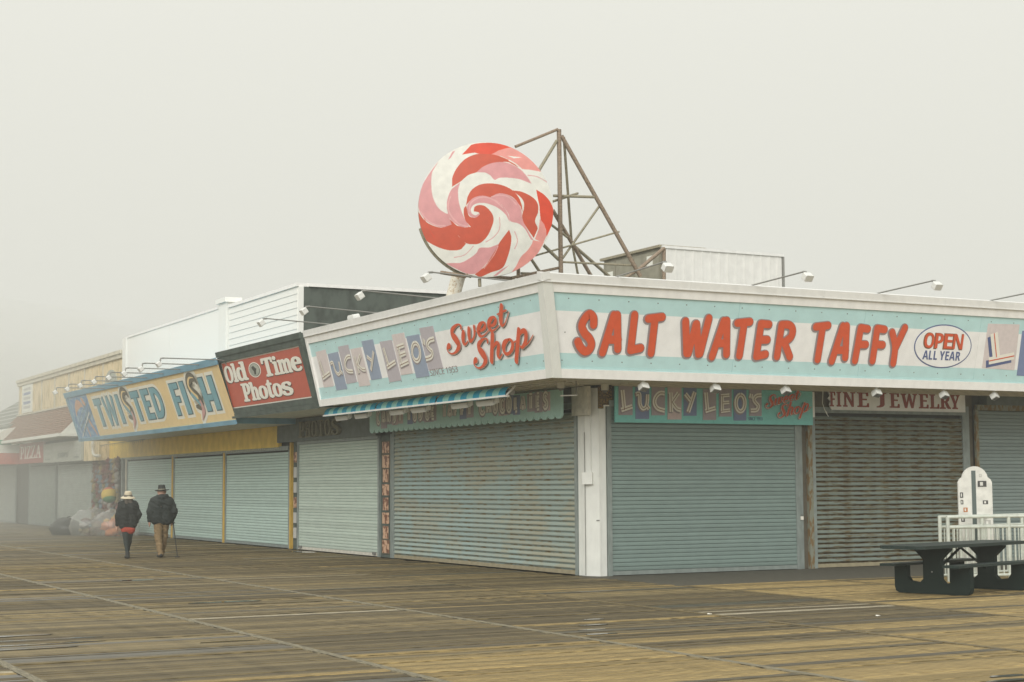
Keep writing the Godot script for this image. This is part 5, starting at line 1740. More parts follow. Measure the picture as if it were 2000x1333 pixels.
# ------------------------------------------------------------------ rolled striped awnings and the lights below them
func awnings() -> void:
	var segs := [[-9.72, -6.62, "end by the photo shop"], [-6.55, -3.45, "middle one"], [-3.38, -0.33, "end nearest the corner column"]]
	for s in segs:
		var t := thing("striped_awning", "rolled turquoise striped awning below the left fascia, %s" % s[2], "awning", left_at(s[0], 0, 1.55), "rolled striped awnings")
		var n := 11
		var w: float = (s[1] - s[0]) / n
		var prof := []
		for i in 7:
			var a := lerpf(0.15, 1.25, i / 6.0)
			prof.append(Vector2(sin(a * PI * 0.5) * 0.16, 3.455 + cos(a * PI * 0.5) * 0.155))
		prof.append(Vector2(0.14, 3.435))
		for i in n:
			var mb := MB.new()
			for k in prof.size() - 1:
				var p: Vector2 = prof[k]
				var q: Vector2 = prof[k + 1]
				mb.quad(Vector3(i * w, p.y, p.x), Vector3((i + 1) * w, p.y, p.x), Vector3((i + 1) * w, q.y, q.x), Vector3(i * w, q.y, q.x), Vector3(0, 0.4, 1))
			part(t, "stripe", mb, mats.awn_blue if i % 2 == 0 else mats.awn_aqua)
		var b := MB.new()
		b.box(-0.02, s[1] - s[0] + 0.02, 3.405, 3.44, 0.08, 0.19)
		part(t, "front_bar", b, mats.trim)
		var r := MB.new()
		r.tube([Vector3(-0.02, 3.50, 0.02), Vector3(s[1] - s[0] + 0.02, 3.50, 0.02)], 0.06, 10)
		part(t, "roller", r, mats.galv)
		var a := MB.new()
		a.tube([Vector3(s[1] - s[0] + 0.01, 3.62, -0.05), Vector3(s[1] - s[0] + 0.03, 3.50, 0.08), Vector3(s[1] - s[0] + 0.02, 3.44, 0.14)], 0.02, 6)
		part(t, "bracket", a, mats.trim)
	var us := [-9.15, -7.95, -5.9, -4.75, -2.75, -1.6]
	var ord := ["first", "second", "third", "fourth", "fifth", "sixth"]
	for i in 6:
		var t := thing("awning_floodlight", "white slab floodlight under the striped awnings, %s from the photo shop" % ord[i], "lamp", left_at(us[i], 3.39, 1.45), "slab floodlights under the striped awnings")
		var h := MB.new()
		h.xf = Transform3D(Basis(Vector3.RIGHT, 0.35), Vector3(0, -0.02, 0))
		h.plate(PackedVector2Array([Vector2(-.36, -.045), Vector2(-.33, -.06), Vector2(.33, -.06), Vector2(.36, -.045), Vector2(.36, .045), Vector2(-.36, .045)]), -0.05, 0.06)
		part(t, "housing", h, mats.lamp_white)
		for x in [-0.40, 0.40]:
			var k := MB.new()
			k.box(x - 0.03, x + 0.03, -0.05, 0.06, -0.05, 0.03)
			part(t, "bracket", k, mats.trim)
		var st := MB.new()
		st.tube([Vector3(0, 0.02, -0.02), Vector3(0, 0.26, -0.02)], 0.018, 6)
		part(t, "stem", st, mats.galv)

# ------------------------------------------------------------------ roof
func candy_texture() -> ImageTexture:
	var sz := 512
	var im := Image.create(sz, sz, false, Image.FORMAT_RGB8)
	im.fill(Color(0.90, 0.90, 0.87))
	var red := Color(0.79, 0.33, 0.23)
	var red2 := Color(0.86, 0.29, 0.18)
	var pink := Color(0.85, 0.60, 0.61)
	var salmon := Color(0.90, 0.60, 0.57)
	var hi := Color(0.90, 0.70, 0.70)
	var white := Color(0.91, 0.91, 0.88)
	var S := [
		[red2, [447,187,530,97,690,75,830,92,905,118,780,140,705,180,600,178,560,168,510,175]],
		[salmon, [705,180,780,140,900,112,1000,155,1090,235,1155,325,1050,310,960,300,880,240,790,195]],
		[white, [845,190,975,200,905,212]],
		[red2, [1098,485,1160,520,1225,590,1256,680,1244,780,1192,895,1185,830,1140,760,1125,640]],
		[salmon, [1130,740,1170,790,1190,890,1160,950,1085,920,1120,830]],
		[salmon, [1075,930,1168,945,1095,1080,985,1165,880,1212,920,1160,960,1080,1020,1020,1060,960]],
		[red, [358,475,360,400,400,310,470,230,560,185,640,178,740,185,850,225,905,260,945,295,860,250,780,250,680,270,620,305,570,345,500,370,430,430]],
		[pink, [570,345,620,300,700,262,790,248,870,262,960,310,1020,370,1062,437,960,400,850,388,770,392,728,410,690,370,640,345]],
		[pink, [72,660,68,590,95,480,135,400,195,310,245,245,190,340,180,460,195,570,240,660,300,705,325,715,340,760,355,805,290,828,220,818,140,775,90,710]],
		[red, [70,690,100,740,150,790,230,825,290,828,355,805,340,760,400,815,470,830,410,900,480,970,440,1015,380,1028,300,1020,200,980,104,912,70,800]],
		[pink, [325,715,312,640,325,560,360,490,430,435,410,500,415,600,440,690,470,760,510,825,450,828,390,800,345,760]],
		[red, [478,640,490,570,530,500,600,455,690,442,790,455,880,495,940,560,970,640,975,690,955,640,900,570,830,535,760,530,690,565,620,553,560,565,510,600]],
		[red, [880,500,950,505,1040,540,1100,590,1118,670,1085,760,1110,830,1075,910,1030,850,985,780,970,720,985,660,985,600,950,550]],
		[pink, [690,565,740,535,810,530,880,560,935,610,965,680,970,740,1000,810,1040,880,1075,932,1050,925,1000,840,940,790,865,770,850,710,800,640,740,590]],
		[pink, [490,690,490,640,520,590,570,560,640,553,720,580,800,640,850,720,860,780,830,720,760,660,680,625,610,615,550,630,520,670,530,710,565,725,592,705,590,732,560,744,520,735]],
		[red, [545,690,550,655,590,635,645,645,700,700,718,760,700,830,660,910,600,965,540,975,480,965,430,920,400,880,400,840,470,830,520,825,480,780,460,720,462,660,480,640,490,690,510,735,560,744,592,722,590,700,560,692]],
		[red, [855,845,875,900,870,980,845,1080,800,1175,700,1215,600,1256,560,1232,640,1170,720,1050,770,960,820,890]],
		[pink, [600,1005,690,1000,765,970,720,1050,650,1150,560,1228,450,1212,305,1138,430,1135,520,1090,570,1050]],
		[pink, [720,1247,790,1190,860,1150,800,1202,750,1242]],
		[pink, [325,235,365,160,390,150,350,215]],
	]
	for s in S:
		var src: Array = s[1]
		var pts := []
		for i in range(0, src.size(), 2):
			pts.append(Vector2((src[i] - 660.0) / 592.0, (src[i + 1] - 662.0) / 592.0) * 0.5 + Vector2(0.5, 0.5))
		var poly := PackedVector2Array()
		for i in pts.size():
			var a: Vector2 = pts[(i - 1 + pts.size()) % pts.size()]
			var b: Vector2 = pts[i]
			var c: Vector2 = pts[(i + 1) % pts.size()]
			var d: Vector2 = pts[(i + 2) % pts.size()]
			var sharp := (b - a).normalized().dot((c - b).normalized()) < 0.2 or (c - b).normalized().dot((d - c).normalized()) < 0.2
			for k in (1 if sharp else 4):
				poly.append((b if sharp else b.cubic_interpolate(c, a, d, k / 4.0)) * sz)
		fill_poly(im, poly, s[0])
	# brush marks
	var lines := [[hi, 5, [505,690,520,620,580,575,650,565,730,595,800,655]], [hi, 5, [735,745,960,530]], [pink, 4, [770,740,770,840,720,910,650,955]], [pink, 4, [905,860,930,940,905,1010]], [pink, 4, [380,1088,470,1065,545,990]], [red2, 3, [120,750,160,840,210,920]], [hi, 5, [700,560,770,545,850,560,920,625]], [hi, 6, [345,560,325,640,345,720,420,800,500,822]], [hi, 6, [90,690,140,760,220,808,300,815]], [pink, 5, [1020,360,1110,370,1210,420]], [white, 8, [860,230,950,290,1060,430,1115,600,1120,680]], [white, 6, [470,830,560,960]], [hi, 5, [640,1180,720,1070,760,985]]]
	for l in lines:
		var src: Array = l[2]
		var pts := []
		for i in range(0, src.size(), 2):
			pts.append(Vector2((src[i] - 660.0) / 592.0, (src[i + 1] - 662.0) / 592.0) * 0.5 * sz + Vector2(0.5, 0.5) * sz)
		if l[2].size() == 4:
			continue
		for i in pts.size() - 1:
			var a: Vector2 = pts[maxi(i - 1, 0)]
			var d: Vector2 = pts[mini(i + 2, pts.size() - 1)]
			for k in 24:
				var p: Vector2 = pts[i].cubic_interpolate(pts[i + 1], a, d, k / 24.0)
				var r: float = l[1] * 0.25
				for y in range(int(p.y - r), int(p.y + r) + 1):
					for x in range(int(p.x - r), int(p.x + r) + 1):
						if x >= 0 and y >= 0 and x < sz and y < sz:
							im.set_pixel(x, y, im.get_pixel(x, y).lerp(l[0], 0.6))
	# uneven hand-laid paint
	var f := FastNoiseLite.new()
	f.seed = 3
	f.frequency = 0.03
	f.fractal_octaves = 4
	for y in sz:
		for x in sz:
			var k := 1.0 + f.get_noise_2d(x * 0.7, y * 0.7) * 0.05
			var c := im.get_pixel(x, y)
			im.set_pixel(x, y, Color(clampf(c.r * k, 0, 1), clampf(c.g * k, 0, 1), clampf(c.b * k, 0, 1)))
	im.generate_mipmaps()
	return ImageTexture.create_from_image(im)

func fill_poly(im: Image, poly: PackedVector2Array, col: Color) -> void:
	var y0 := 1e9
	var y1 := -1e9
	for p in poly:
		y0 = minf(y0, p.y)
		y1 = maxf(y1, p.y)
	for y in range(maxi(0, int(y0)), mini(im.get_height() - 1, int(y1) + 1) + 1):
		var xs := []
		var yy := y + 0.5
		for i in poly.size():
			var a := poly[i]
			var b := poly[(i + 1) % poly.size()]
			if (a.y <= yy) != (b.y <= yy):
				xs.append(a.x + (yy - a.y) / (b.y - a.y) * (b.x - a.x))
		xs.sort()
		for k in range(0, xs.size() - 1, 2):
			var x0 := clampi(int(xs[k] + 0.5), 0, im.get_width())
			var x1 := clampi(int(xs[k + 1] + 0.5), 0, im.get_width())
			if x1 > x0:
				im.fill_rect(Rect2i(x0, y, x1 - x0, 1), col)

func roof_things() -> void:
	# giant lollipop
	var dc: Array = TR.DISC
	var c := Vector3(dc[0], dc[1], dc[2])
	var nrm := Vector3(-0.36, -0.03, 0.93).normalized()
	var side := Vector3.UP.cross(nrm).normalized()
	var upv := nrm.cross(side)
	var t := thing("giant_lollipop", "giant red, pink and white swirl lollipop on the roof", "sculpture", Transform3D(Basis(side, upv, nrm), c))
	var R := 1.355
	var fm := StandardMaterial3D.new()
	fm.resource_name = "candy_paint"
	fm.albedo_texture = candy_texture()
	fm.albedo_color = Color(0.95, 0.95, 0.95)
	fm.roughness = 0.55
	var face := MB.new()
	var rings := 8
	var sides := 64
	var dome := func(q: float) -> float: return 0.16 * (1.0 - q * q)
	for i in rings:
		var q0 := float(i) / rings
		var q1 := float(i + 1) / rings
		for k in sides:
			var a0 := TAU * k / sides
			var a1 := TAU * (k + 1) / sides
			var P := func(q: float, a: float) -> Vector3: return Vector3(cos(a) * q * R, sin(a) * q * R, 0.05 + dome.call(q))
			var N := func(q: float, a: float) -> Vector3: return Vector3(cos(a) * 0.32 * q / R, sin(a) * 0.32 * q / R, 1).normalized()
			face.quad4(P.call(q0, a0), P.call(q1, a0), P.call(q1, a1), P.call(q0, a1), N.call(q0, a0), N.call(q1, a0), N.call(q1, a1), N.call(q0, a1))
	for i in face.uv.size():
		face.uv[i] = Vector2(0.5 + face.uv[i].x / R * 0.5, 0.5 - face.uv[i].y / R * 0.5)
	part(t, "candy_face", face, fm)
	var back := MB.new()
	for k in sides:
		var a0 := TAU * k / sides
		var a1 := TAU * (k + 1) / sides
		var d0 := Vector3(cos(a0), sin(a0), 0)
		var d1 := Vector3(cos(a1), sin(a1), 0)
		back.quad(d0 * R + Vector3(0, 0, 0.05), d1 * R + Vector3(0, 0, 0.05), d1 * R + Vector3(0, 0, -0.05), d0 * R + Vector3(0, 0, -0.05), d0)
		back.tri(d0 * R + Vector3(0, 0, -0.05), d1 * R + Vector3(0, 0, -0.05), Vector3(0, 0, -0.30), Vector3(0, 0, -1))
	part(t, "back_shell", back, mats.hvac_grey)
	var hoop := MB.new()
	var hp := []
	for k in 25:
		var a := deg_to_rad(lerpf(196.0, 258.0, k / 24.0))
		hp.append(Vector3(cos(a) * (R + 0.0), sin(a) * (R + 0.005), -0.13))
	hoop.tube(hp, 0.035, 6)
	part(t, "steel_hoop", hoop, mats.steel_olive)
	var s0 := Vector3(TR.STICK[0][0], TR.STICK[0][1], TR.STICK[0][2])
	var s1 := Vector3(TR.STICK[1][0], TR.STICK[1][1] - 0.2, TR.STICK[1][2])
	var stick := MB.new()
	stick.xf = t.transform.affine_inverse()
	stick.tube([s0 + Vector3(0.16, 0, -0.32), s1 + Vector3(0.16, 0, -0.32)], 0.14, 14)
	part(t, "stick", stick, mats.stick_white)
	# steel support
	var tr := thing("steel_support", "rusty steel truss standing behind the giant lollipop", "frame", at(Vector3(0.4, 5.2, -2.0)))
	for e in TR.TRUSS:
		var b := MB.new()
		b.xf = Transform3D(Basis(), -Vector3(0.4, 5.2, -2.0))
		b.bar(Vector3(e[0], e[1], e[2]), Vector3(e[3], e[4], e[5]), e[6] * 1.25)
		part(tr, "strut", b, mats.steel_brown if e[6] > 0.042 else mats.steel_olive)
	for e in TR.TRUSS2:
		var b := MB.new()
		b.xf = Transform3D(Basis(), -Vector3(0.4, 5.2, -2.0))
		b.bar(Vector3(e[0], e[1], e[2]), Vector3(e[3], e[4], e[5]), e[6] * 1.2)
		part(tr, "strut", b, mats.steel_brown)
	# rooftop unit behind a white ribbed screen
	var hv := thing("rooftop_unit", "grey rooftop air unit with side panels behind the steel truss", "air unit", at(Vector3(4.26, 5.2, -4.05)))
	var hb := MB.new()
	hb.box(0.0, 3.2, 0.0, 1.92, -2.5, -0.02)
	part(hv, "cabinet", hb, mats.hvac_grey)
	for e in [[-2.48, -1.95, 0.05, 1.85], [-1.92, -1.12, 0.05, 1.85], [-1.09, -0.05, 0.05, 1.85]]:
		var b := MB.new()
		b.box(-0.03, -0.001, e[2], e[3], e[0], e[1])
		part(hv, "side_panel", b, mats.hvac_grey)
	var lid := MB.new()
	lid.box(-0.08, 1.2, 1.921, 1.98, -2.58, 0.06)
	part(hv, "lid", lid, mats.steel_olive)
	for e in [[-2.35, -2.05, 1.35, 1.62], [-2.42, -2.0, 0.75, 1.15], [-0.55, -0.30, 1.55, 1.78]]:
		var b := MB.new()
		b.box(-0.036, -0.031, e[2], e[3], e[0], e[1])
		part(hv, "notice_plate", b, mats.awn_white)
	var tx := Node3D.new()
	tx.name = "name_plate"
	hv.add_child(tx)
	tx.transform = Transform3D(Basis(Vector3(0, 0, 1), Vector3(0, 1, 0), Vector3(-1, 0, 0)), Vector3(-0.034, 0, 0))
	var npm := MB.new()
	npm.box(-1.85, -1.15, 0.92, 1.22, 0.0, 0.004)
	part(tx, "plate", npm, mats.awn_white)
	text(tx, "letter", "JYU", "Droid Sans", true, -1.78, -1.30, 0.97, 1.18, 0.005, 0.004, mats.card_navy)
	var ws := thing("roof_screen", "white ribbed sheet metal screen on the roof beside the air unit", "screen", at(Vector3(4.26, 5.2, -4.0)))
	var x := 0.0
	var i := 0
	while x < 3.34:
		var b := MB.new()
		b.plate(PackedVector2Array([Vector2(x, 0.0), Vector2(x + 0.238, 0.0), Vector2(x + 0.238, 1.9), Vector2(x, 1.9)]), 0.0, 0.02)
		b.box(x + 0.10, x + 0.135, 0.0, 1.895, 0.02, 0.036)
		part(ws, "sheet", b, mats.white_sheet)
		x += 0.24
		i += 1
	var cap := MB.new()
	cap.box(-0.02, 3.40, 1.901, 1.96, -0.05, 0.06)
	part(ws, "cap_rail", cap, mats.coping)
	var ed := MB.new()
	ed.box(3.37, 3.42, 0.0, 1.90, -0.04, 0.05)
	part(ws, "edge_post", ed, mats.galv)

# ------------------------------------------------------------------ picnic table
func picnic_table() -> void:
	var turn := atan2(0.27, 0.96)
	var t := thing("picnic_table", "dark green picnic table with attached benches on the boards", "table", at(Vector3(1.95, 0.0, 7.16), turn))
	# local x = long axis, z = across
	var prof := PackedVector2Array([Vector2(-0.66, 0.03), Vector2(-0.60, 0.0), Vector2(0.60, 0.0), Vector2(0.66, 0.03), Vector2(0.68, 0.10), Vector2(0.68, 0.43), Vector2(0.45, 0.43), Vector2(0.45, 0.26), Vector2(0.40, 0.19), Vector2(0.22, 0.17), Vector2(0.155, 0.23), Vector2(0.155, 0.54), Vector2(0.32, 0.69), Vector2(0.32, 0.715), Vector2(-0.32, 0.715), Vector2(-0.32, 0.69), Vector2(-0.155, 0.54), Vector2(-0.155, 0.23), Vector2(-0.22, 0.17), Vector2(-0.40, 0.19), Vector2(-0.45, 0.26), Vector2(-0.45, 0.43), Vector2(-0.68, 0.43), Vector2(-0.68, 0.10)])
	for x in [0.0, 1.62]:
		var l := MB.new()
		l.xf = Transform3D(Basis(Vector3(0, 0, 1), Vector3(0, 1, 0), Vector3(-1, 0, 0)), Vector3(x, 0.006, 0))
		l.plate(prof, -0.05, 0.05)
		part(t, "leg_frame", l, mats.table_green)
	for k in 3:
		var b := MB.new()
		var z0 := -0.40 + k * 0.268
		var c := 0.10 if k != 1 else 0.0
		b.xf = Transform3D(Basis(Vector3(1, 0, 0), Vector3(0, 0, -1), Vector3(0, 1, 0)), Vector3(0, 0.735, 0))
		var a := -z0 - 0.262
		var e := -z0
		var poly := PackedVector2Array([Vector2(-0.95, a), Vector2(2.24, a), Vector2(2.24, e), Vector2(-0.95, e)])
		if k == 0:
			poly = PackedVector2Array([Vector2(-0.95, a), Vector2(2.24, a), Vector2(2.24, e - c), Vector2(2.14, e), Vector2(-0.85, e), Vector2(-0.95, e - c)])
		elif k == 2:
			poly = PackedVector2Array([Vector2(-0.85, a), Vector2(2.14, a), Vector2(2.24, a + c), Vector2(2.24, e), Vector2(-0.95, e), Vector2(-0.95, a + c)])
		b.plate(poly, -0.005, 0.045)
		part(t, "top_plank", b, mats.table_top)
	for s in [-1.0, 1.0]:
		var b := MB.new()
		b.box(-0.42, 2.04, 0.437, 0.475, s * 0.565 - 0.14, s * 0.565 + 0.14)
		part(t, "bench", b, mats.table_top)
	for e in [[0.06, 0.30, 0.80, 0.70], [1.56, 0.30, 0.82, 0.70]]:
		var b := MB.new()
		b.tube([Vector3(e[0], e[1] + 0.05, 0.0), Vector3(e[2], e[3], 0.0)], 0.022, 6)
		part(t, "brace", b, mats.table_green)
	for x in [-0.055, 1.565]:
		var b := MB.new()
		b.box(x - 0.006, x, 0.34, 0.36, 0.0, 0.02)
		part(t, "bolt", b, mats.galv)

# ------------------------------------------------------------------ white railings and the standing sign
func rail_run(called_label: String, a: Vector3, b: Vector3) -> void:
	var d := (b - a)
	var len := d.length()
	var t := thing("railing", called_label, "railing", Transform3D(Basis(d.normalized(), Vector3.UP, d.normalized().cross(Vector3.UP)), a), "white pipe railings of the ramp")
	for y in [1.13, 0.95, 0.09]:
		var r := MB.new()
		r.tube([Vector3(-0.02, y, 0), Vector3(len, y, 0)], 0.028, 8)
		part(t, "rail", r, mats.rail_white)
	var x := 0.0
	while x < len + 0.1:
		var p := MB.new()
		p.tube([Vector3(x, 0.0, 0), Vector3(x, 1.13, 0)], 0.034, 8)
		part(t, "post", p, mats.rail_white)
		x += 1.3
	x = 0.13
	while x < len:
		if fposmod(x, 1.3) > 0.05 and fposmod(x, 1.3) < 1.27:
			var p := MB.new()
			p.tube([Vector3(x, 0.09, 0), Vector3(x, 0.95, 0)], 0.014, 6)
			part(t, "baluster", p, mats.rail_white)
		x += 0.13

func railings() -> void:
	rail_run("white pipe railing just behind the picnic table", Vector3(4.42, 0, 4.84), Vector3(9.6, 0, 5.5))
	rail_run("white pipe railing farther back, along the building", Vector3(4.50, 0, 4.55), Vector3(9.6, 0, 3.45))
	var t := thing("standing_board", "tall white round topped board with stickers behind the railing", "sign", at(Vector3(5.75, 0, 4.15), -0.35))
	var poly := PackedVector2Array([Vector2(-0.33, 0.0), Vector2(0.33, 0.0), Vector2(0.33, 1.74), Vector2(0.30, 1.80), Vector2(0.26, 1.83)])
	for i in 11:
		var a := lerpf(0.15, PI - 0.15, i / 10.0)
		poly.append(Vector2(cos(a) * 0.255, 1.79 + sin(a) * 0.25))
	poly.append_array([Vector2(-0.26, 1.83), Vector2(-0.30, 1.80), Vector2(-0.33, 1.74)])
	var b := MB.new()
	b.plate(poly, -0.04, 0.0)
	part(t, "board", b, mats.post_white)
	var s := MB.new()
	s.box(-0.07, 0.012, 0.3, 1.96, 0.001, 0.005)
	part(t, "grey_stripe", s, mats.stripe_grey)
	var st := [[0.08, 1.84, 0.05, 0.06, "sticker_grey"], [0.05, 1.66, 0.17, 0.11, "sticker_dark"], [0.14, 1.34, 0.10, 0.07, "sticker_dark"], [0.06, 1.12, 0.12, 0.03, "sticker_grey"], [0.16, 0.92, 0.12, 0.13, "sticker_grey"], [-0.30, 1.46, 0.06, 0.10, "sticker_dark"], [-0.29, 1.34, 0.05, 0.08, "sticker_dark"], [-0.24, 1.20, 0.08, 0.08, "sticker_rust"], [-0.29, 1.02, 0.07, 0.11, "sticker_dark"]]
	for e in st:
		var m := MB.new()
		m.box(e[0], e[0] + e[2], e[1], e[1] + e[3], 0.001, 0.004)
		var o := part(t, "sticker", m, mats[e[4]])
		var k := MB.new()
		k.box(e[0] + e[2] * 0.25, e[0] + e[2] * 0.6, e[1] + e[3] * 0.2, e[1] + e[3] * 0.8, 0.0045, 0.006)
		part(o, "sticker_print", k, mats.post_white)

# ------------------------------------------------------------------ people
func people() -> void:
	var coat := mat("coat_dark", 0.022, 0.030, 0.028, 0.85, texs.dirt, Vector3(3, 3, 3))
	var coat2 := mat("coat_black", 0.013, 0.017, 0.016, 0.85, texs.dirt, Vector3(3, 3, 3))
	var khaki := mat("khaki", 0.27, 0.19, 0.10, 0.9, texs.dirt, Vector3(4, 4, 4))
	var dark := mat("shoe_dark", 0.03, 0.032, 0.03, 0.7)
	var legs := mat("legging", 0.03, 0.04, 0.038, 0.85, texs.dirt, Vector3(4, 4, 4))
	var skin := mat("skin", 0.50, 0.30, 0.22, 0.6)
	var hair := mat("hair", 0.10, 0.085, 0.07, 0.8)
	var shirt := mat("shirt_red", 0.40, 0.06, 0.035, 0.85)
	var straw := mat("straw", 0.62, 0.55, 0.40, 0.85, texs.grain, Vector3(5, 5, 5))
	var band := mat("hat_band", 0.20, 0.19, 0.14, 0.8)
	var black := mat("hat_dark", 0.030, 0.034, 0.030, 0.8)
	# man: walks away; local -z is ahead, +x his right
	var m := thing("person", "person in dark jacket, khaki trousers and brimmed hat walking with a cane", "person", at(Vector3(-4.66, 0.0, -13.2), -0.12))
	var V := func(x: float, y: float, z: float) -> Vector3: return Vector3(x, y, z)
	var hl: Array = hand_caps(V.call(-0.30, 0.90, 0.0), Vector3(0.1, -1, -0.1).normalized(), Vector3(0.3, 0, -1).normalized())
	var hr: Array = hand_caps(V.call(0.275, 0.90, -0.06), Vector3(-0.05, -0.85, -0.5).normalized(), Vector3(-0.4, 0, -0.9).normalized())
	var body := [[V.call(0, 1.40, 0.02), V.call(0.0, 1.54, -0.02), 0.06, 0.06], [V.call(0, 1.56, -0.03), V.call(0, 1.65, -0.03), 0.088, 0.092], [V.call(0, 1.56, -0.10), V.call(0, 1.60, -0.09), 0.05, 0.05], [V.call(0, 1.60, -0.135), V.call(0, 1.585, -0.145), 0.016, 0.018], [V.call(-0.095, 1.60, -0.02), V.call(-0.095, 1.63, -0.02), 0.018, 0.018], [V.call(0.095, 1.60, -0.02), V.call(0.095, 1.63, -0.02), 0.018, 0.018], [V.call(0, 1.0, 0), V.call(0, 1.4, 0), 0.13, 0.14]]
	body.append_array(hl)
	body.append_array(hr)
	inst(m, "body", body_mesh(body, 0.015, 0.009, skin))
	var jacket := [[V.call(-0.11, 1.02, 0.02), V.call(-0.10, 1.34, 0.03), 0.165, 0.165], [V.call(0.11, 1.02, 0.02), V.call(0.10, 1.34, 0.03), 0.165, 0.165], [V.call(-0.17, 1.41, 0.02), V.call(0.17, 1.41, 0.02), 0.085, 0.085], [V.call(-0.10, 1.50, 0.06), V.call(0.10, 1.50, 0.06), 0.065, 0.065], [V.call(0.0, 1.46, 0.10), V.call(0.0, 1.38, 0.12), 0.09, 0.06], [V.call(-0.215, 1.40, 0.01), V.call(-0.295, 1.14, 0.05), 0.092, 0.080], [V.call(-0.295, 1.14, 0.05), V.call(-0.295, 0.92, 0.0), 0.078, 0.056], [V.call(0.215, 1.40, 0.01), V.call(0.305, 1.14, 0.06), 0.092, 0.082], [V.call(0.305, 1.14, 0.06), V.call(0.275, 0.92, -0.04), 0.080, 0.058], [V.call(-0.12, 0.93, 0.02), V.call(0.12, 0.93, 0.02), 0.145, 0.145]]
	inst(m, "jacket", body_mesh(jacket, 0.05, 0.016, coat, 0.022))
	var trousers := [[V.call(-0.06, 0.90, 0.01), V.call(0.07, 0.90, 0.0), 0.135, 0.125], [V.call(-0.085, 0.86, 0.02), V.call(-0.075, 0.48, 0.0), 0.118, 0.088], [V.call(-0.075, 0.48, 0.0), V.call(-0.02, 0.09, 0.06), 0.086, 0.072], [V.call(0.09, 0.86, -0.02), V.call(0.095, 0.48, -0.14), 0.108, 0.080], [V.call(0.095, 0.48, -0.14), V.call(0.06, 0.12, -0.24), 0.078, 0.066]]
	inst(m, "trousers", body_mesh(trousers, 0.04, 0.015, khaki, 0.02))
	var shoes := [[V.call(-0.02, 0.06, 0.09), V.call(-0.05, 0.045, -0.10), 0.052, 0.046], [V.call(0.06, 0.07, -0.20), V.call(0.075, 0.045, -0.40), 0.050, 0.044]]
	inst(m, "shoes", body_mesh(shoes, 0.01, 0.012, dark))
	var hat := MB.new()
	hat.xf = Transform3D(Basis(Vector3(0, 0, 1), 0.06), Vector3(0, 1.665, -0.02))
	hat.lathe([Vector2(0.0, 0.135), Vector2(0.05, 0.14), Vector2(0.082, 0.130), Vector2(0.095, 0.03), Vector2(0.10, 0.005), Vector2(0.15, -0.006), Vector2(0.178, 0.012), Vector2(0.176, 0.004), Vector2(0.15, -0.014), Vector2(0.09, -0.012)], Vector3.ZERO, 24, Vector3(1.0, 1.0, 1.12))
	var ho := part(m, "hat", hat, black)
	var hb := MB.new()
	hb.xf = hat.xf
	hb.lathe([Vector2(0.103, 0.008), Vector2(0.099, 0.038)], Vector3.ZERO, 24, Vector3(1.0, 1.0, 1.12))
	part(ho, "hat_band", hb, band)
	# his cane
	var cn := thing("walking_cane", "dark walking cane with a broad foot in the person's hand", "cane", at(Vector3(-4.335, 0, -13.12)))
	var cs := MB.new()
	cs.tube([Vector3(0.055, 0.02, 0.03), Vector3(-0.03, 0.83, -0.06)], 0.011, 8)
	part(cn, "shaft", cs, dark)
	var ch := MB.new()
	ch.tube([Vector3(-0.03, 0.82, -0.06), Vector3(-0.032, 0.855, -0.06), Vector3(-0.03, 0.86, -0.02), Vector3(-0.028, 0.85, 0.05)], 0.013, 8)
	ch.tube([Vector3(-0.032, 0.855, -0.06), Vector3(-0.034, 0.85, -0.11)], 0.013, 8)
	part(cn, "handle", ch, dark)
	var cf := MB.new()
	cf.lathe([Vector2(0.0, 0.0), Vector2(0.062, 0.0), Vector2(0.062, 0.012), Vector2(0.02, 0.03), Vector2(0.0, 0.04)], Vector3(0.057, 0, 0.032), 14)
	part(cn, "foot", cf, dark)
	# woman
	var w := thing("person", "person in black coat, red shirt hem and pale sun hat walking away", "person", at(Vector3(-5.52, 0.0, -13.15), -0.10))
	var wl: Array = hand_caps(V.call(-0.255, 0.80, -0.02), Vector3(0.05, -1, -0.15).normalized(), Vector3(0.3, 0, -1).normalized())
	var wr: Array = hand_caps(V.call(0.235, 0.90, -0.08), Vector3(-0.15, -0.9, -0.4).normalized(), Vector3(-0.4, 0, -0.9).normalized())
	var wb := [[V.call(0, 1.30, 0.02), V.call(0.0, 1.44, -0.01), 0.05, 0.05], [V.call(0, 1.46, -0.02), V.call(0, 1.53, -0.02), 0.08, 0.084], [V.call(0, 1.45, -0.085), V.call(0, 1.49, -0.08), 0.045, 0.045], [V.call(0, 1.49, -0.12), V.call(0, 1.475, -0.13), 0.013, 0.015], [V.call(0, 0.95, 0), V.call(0, 1.3, 0), 0.11, 0.12]]
	wb.append_array(wl)
	wb.append_array(wr)
	inst(w, "body", body_mesh(wb, 0.015, 0.009, skin))
	inst(w, "hair", body_mesh([[V.call(-0.04, 1.50, 0.03), V.call(-0.05, 1.36, 0.06), 0.075, 0.06], [V.call(0.04, 1.50, 0.03), V.call(0.05, 1.36, 0.06), 0.075, 0.06]], 0.03, 0.014, hair))
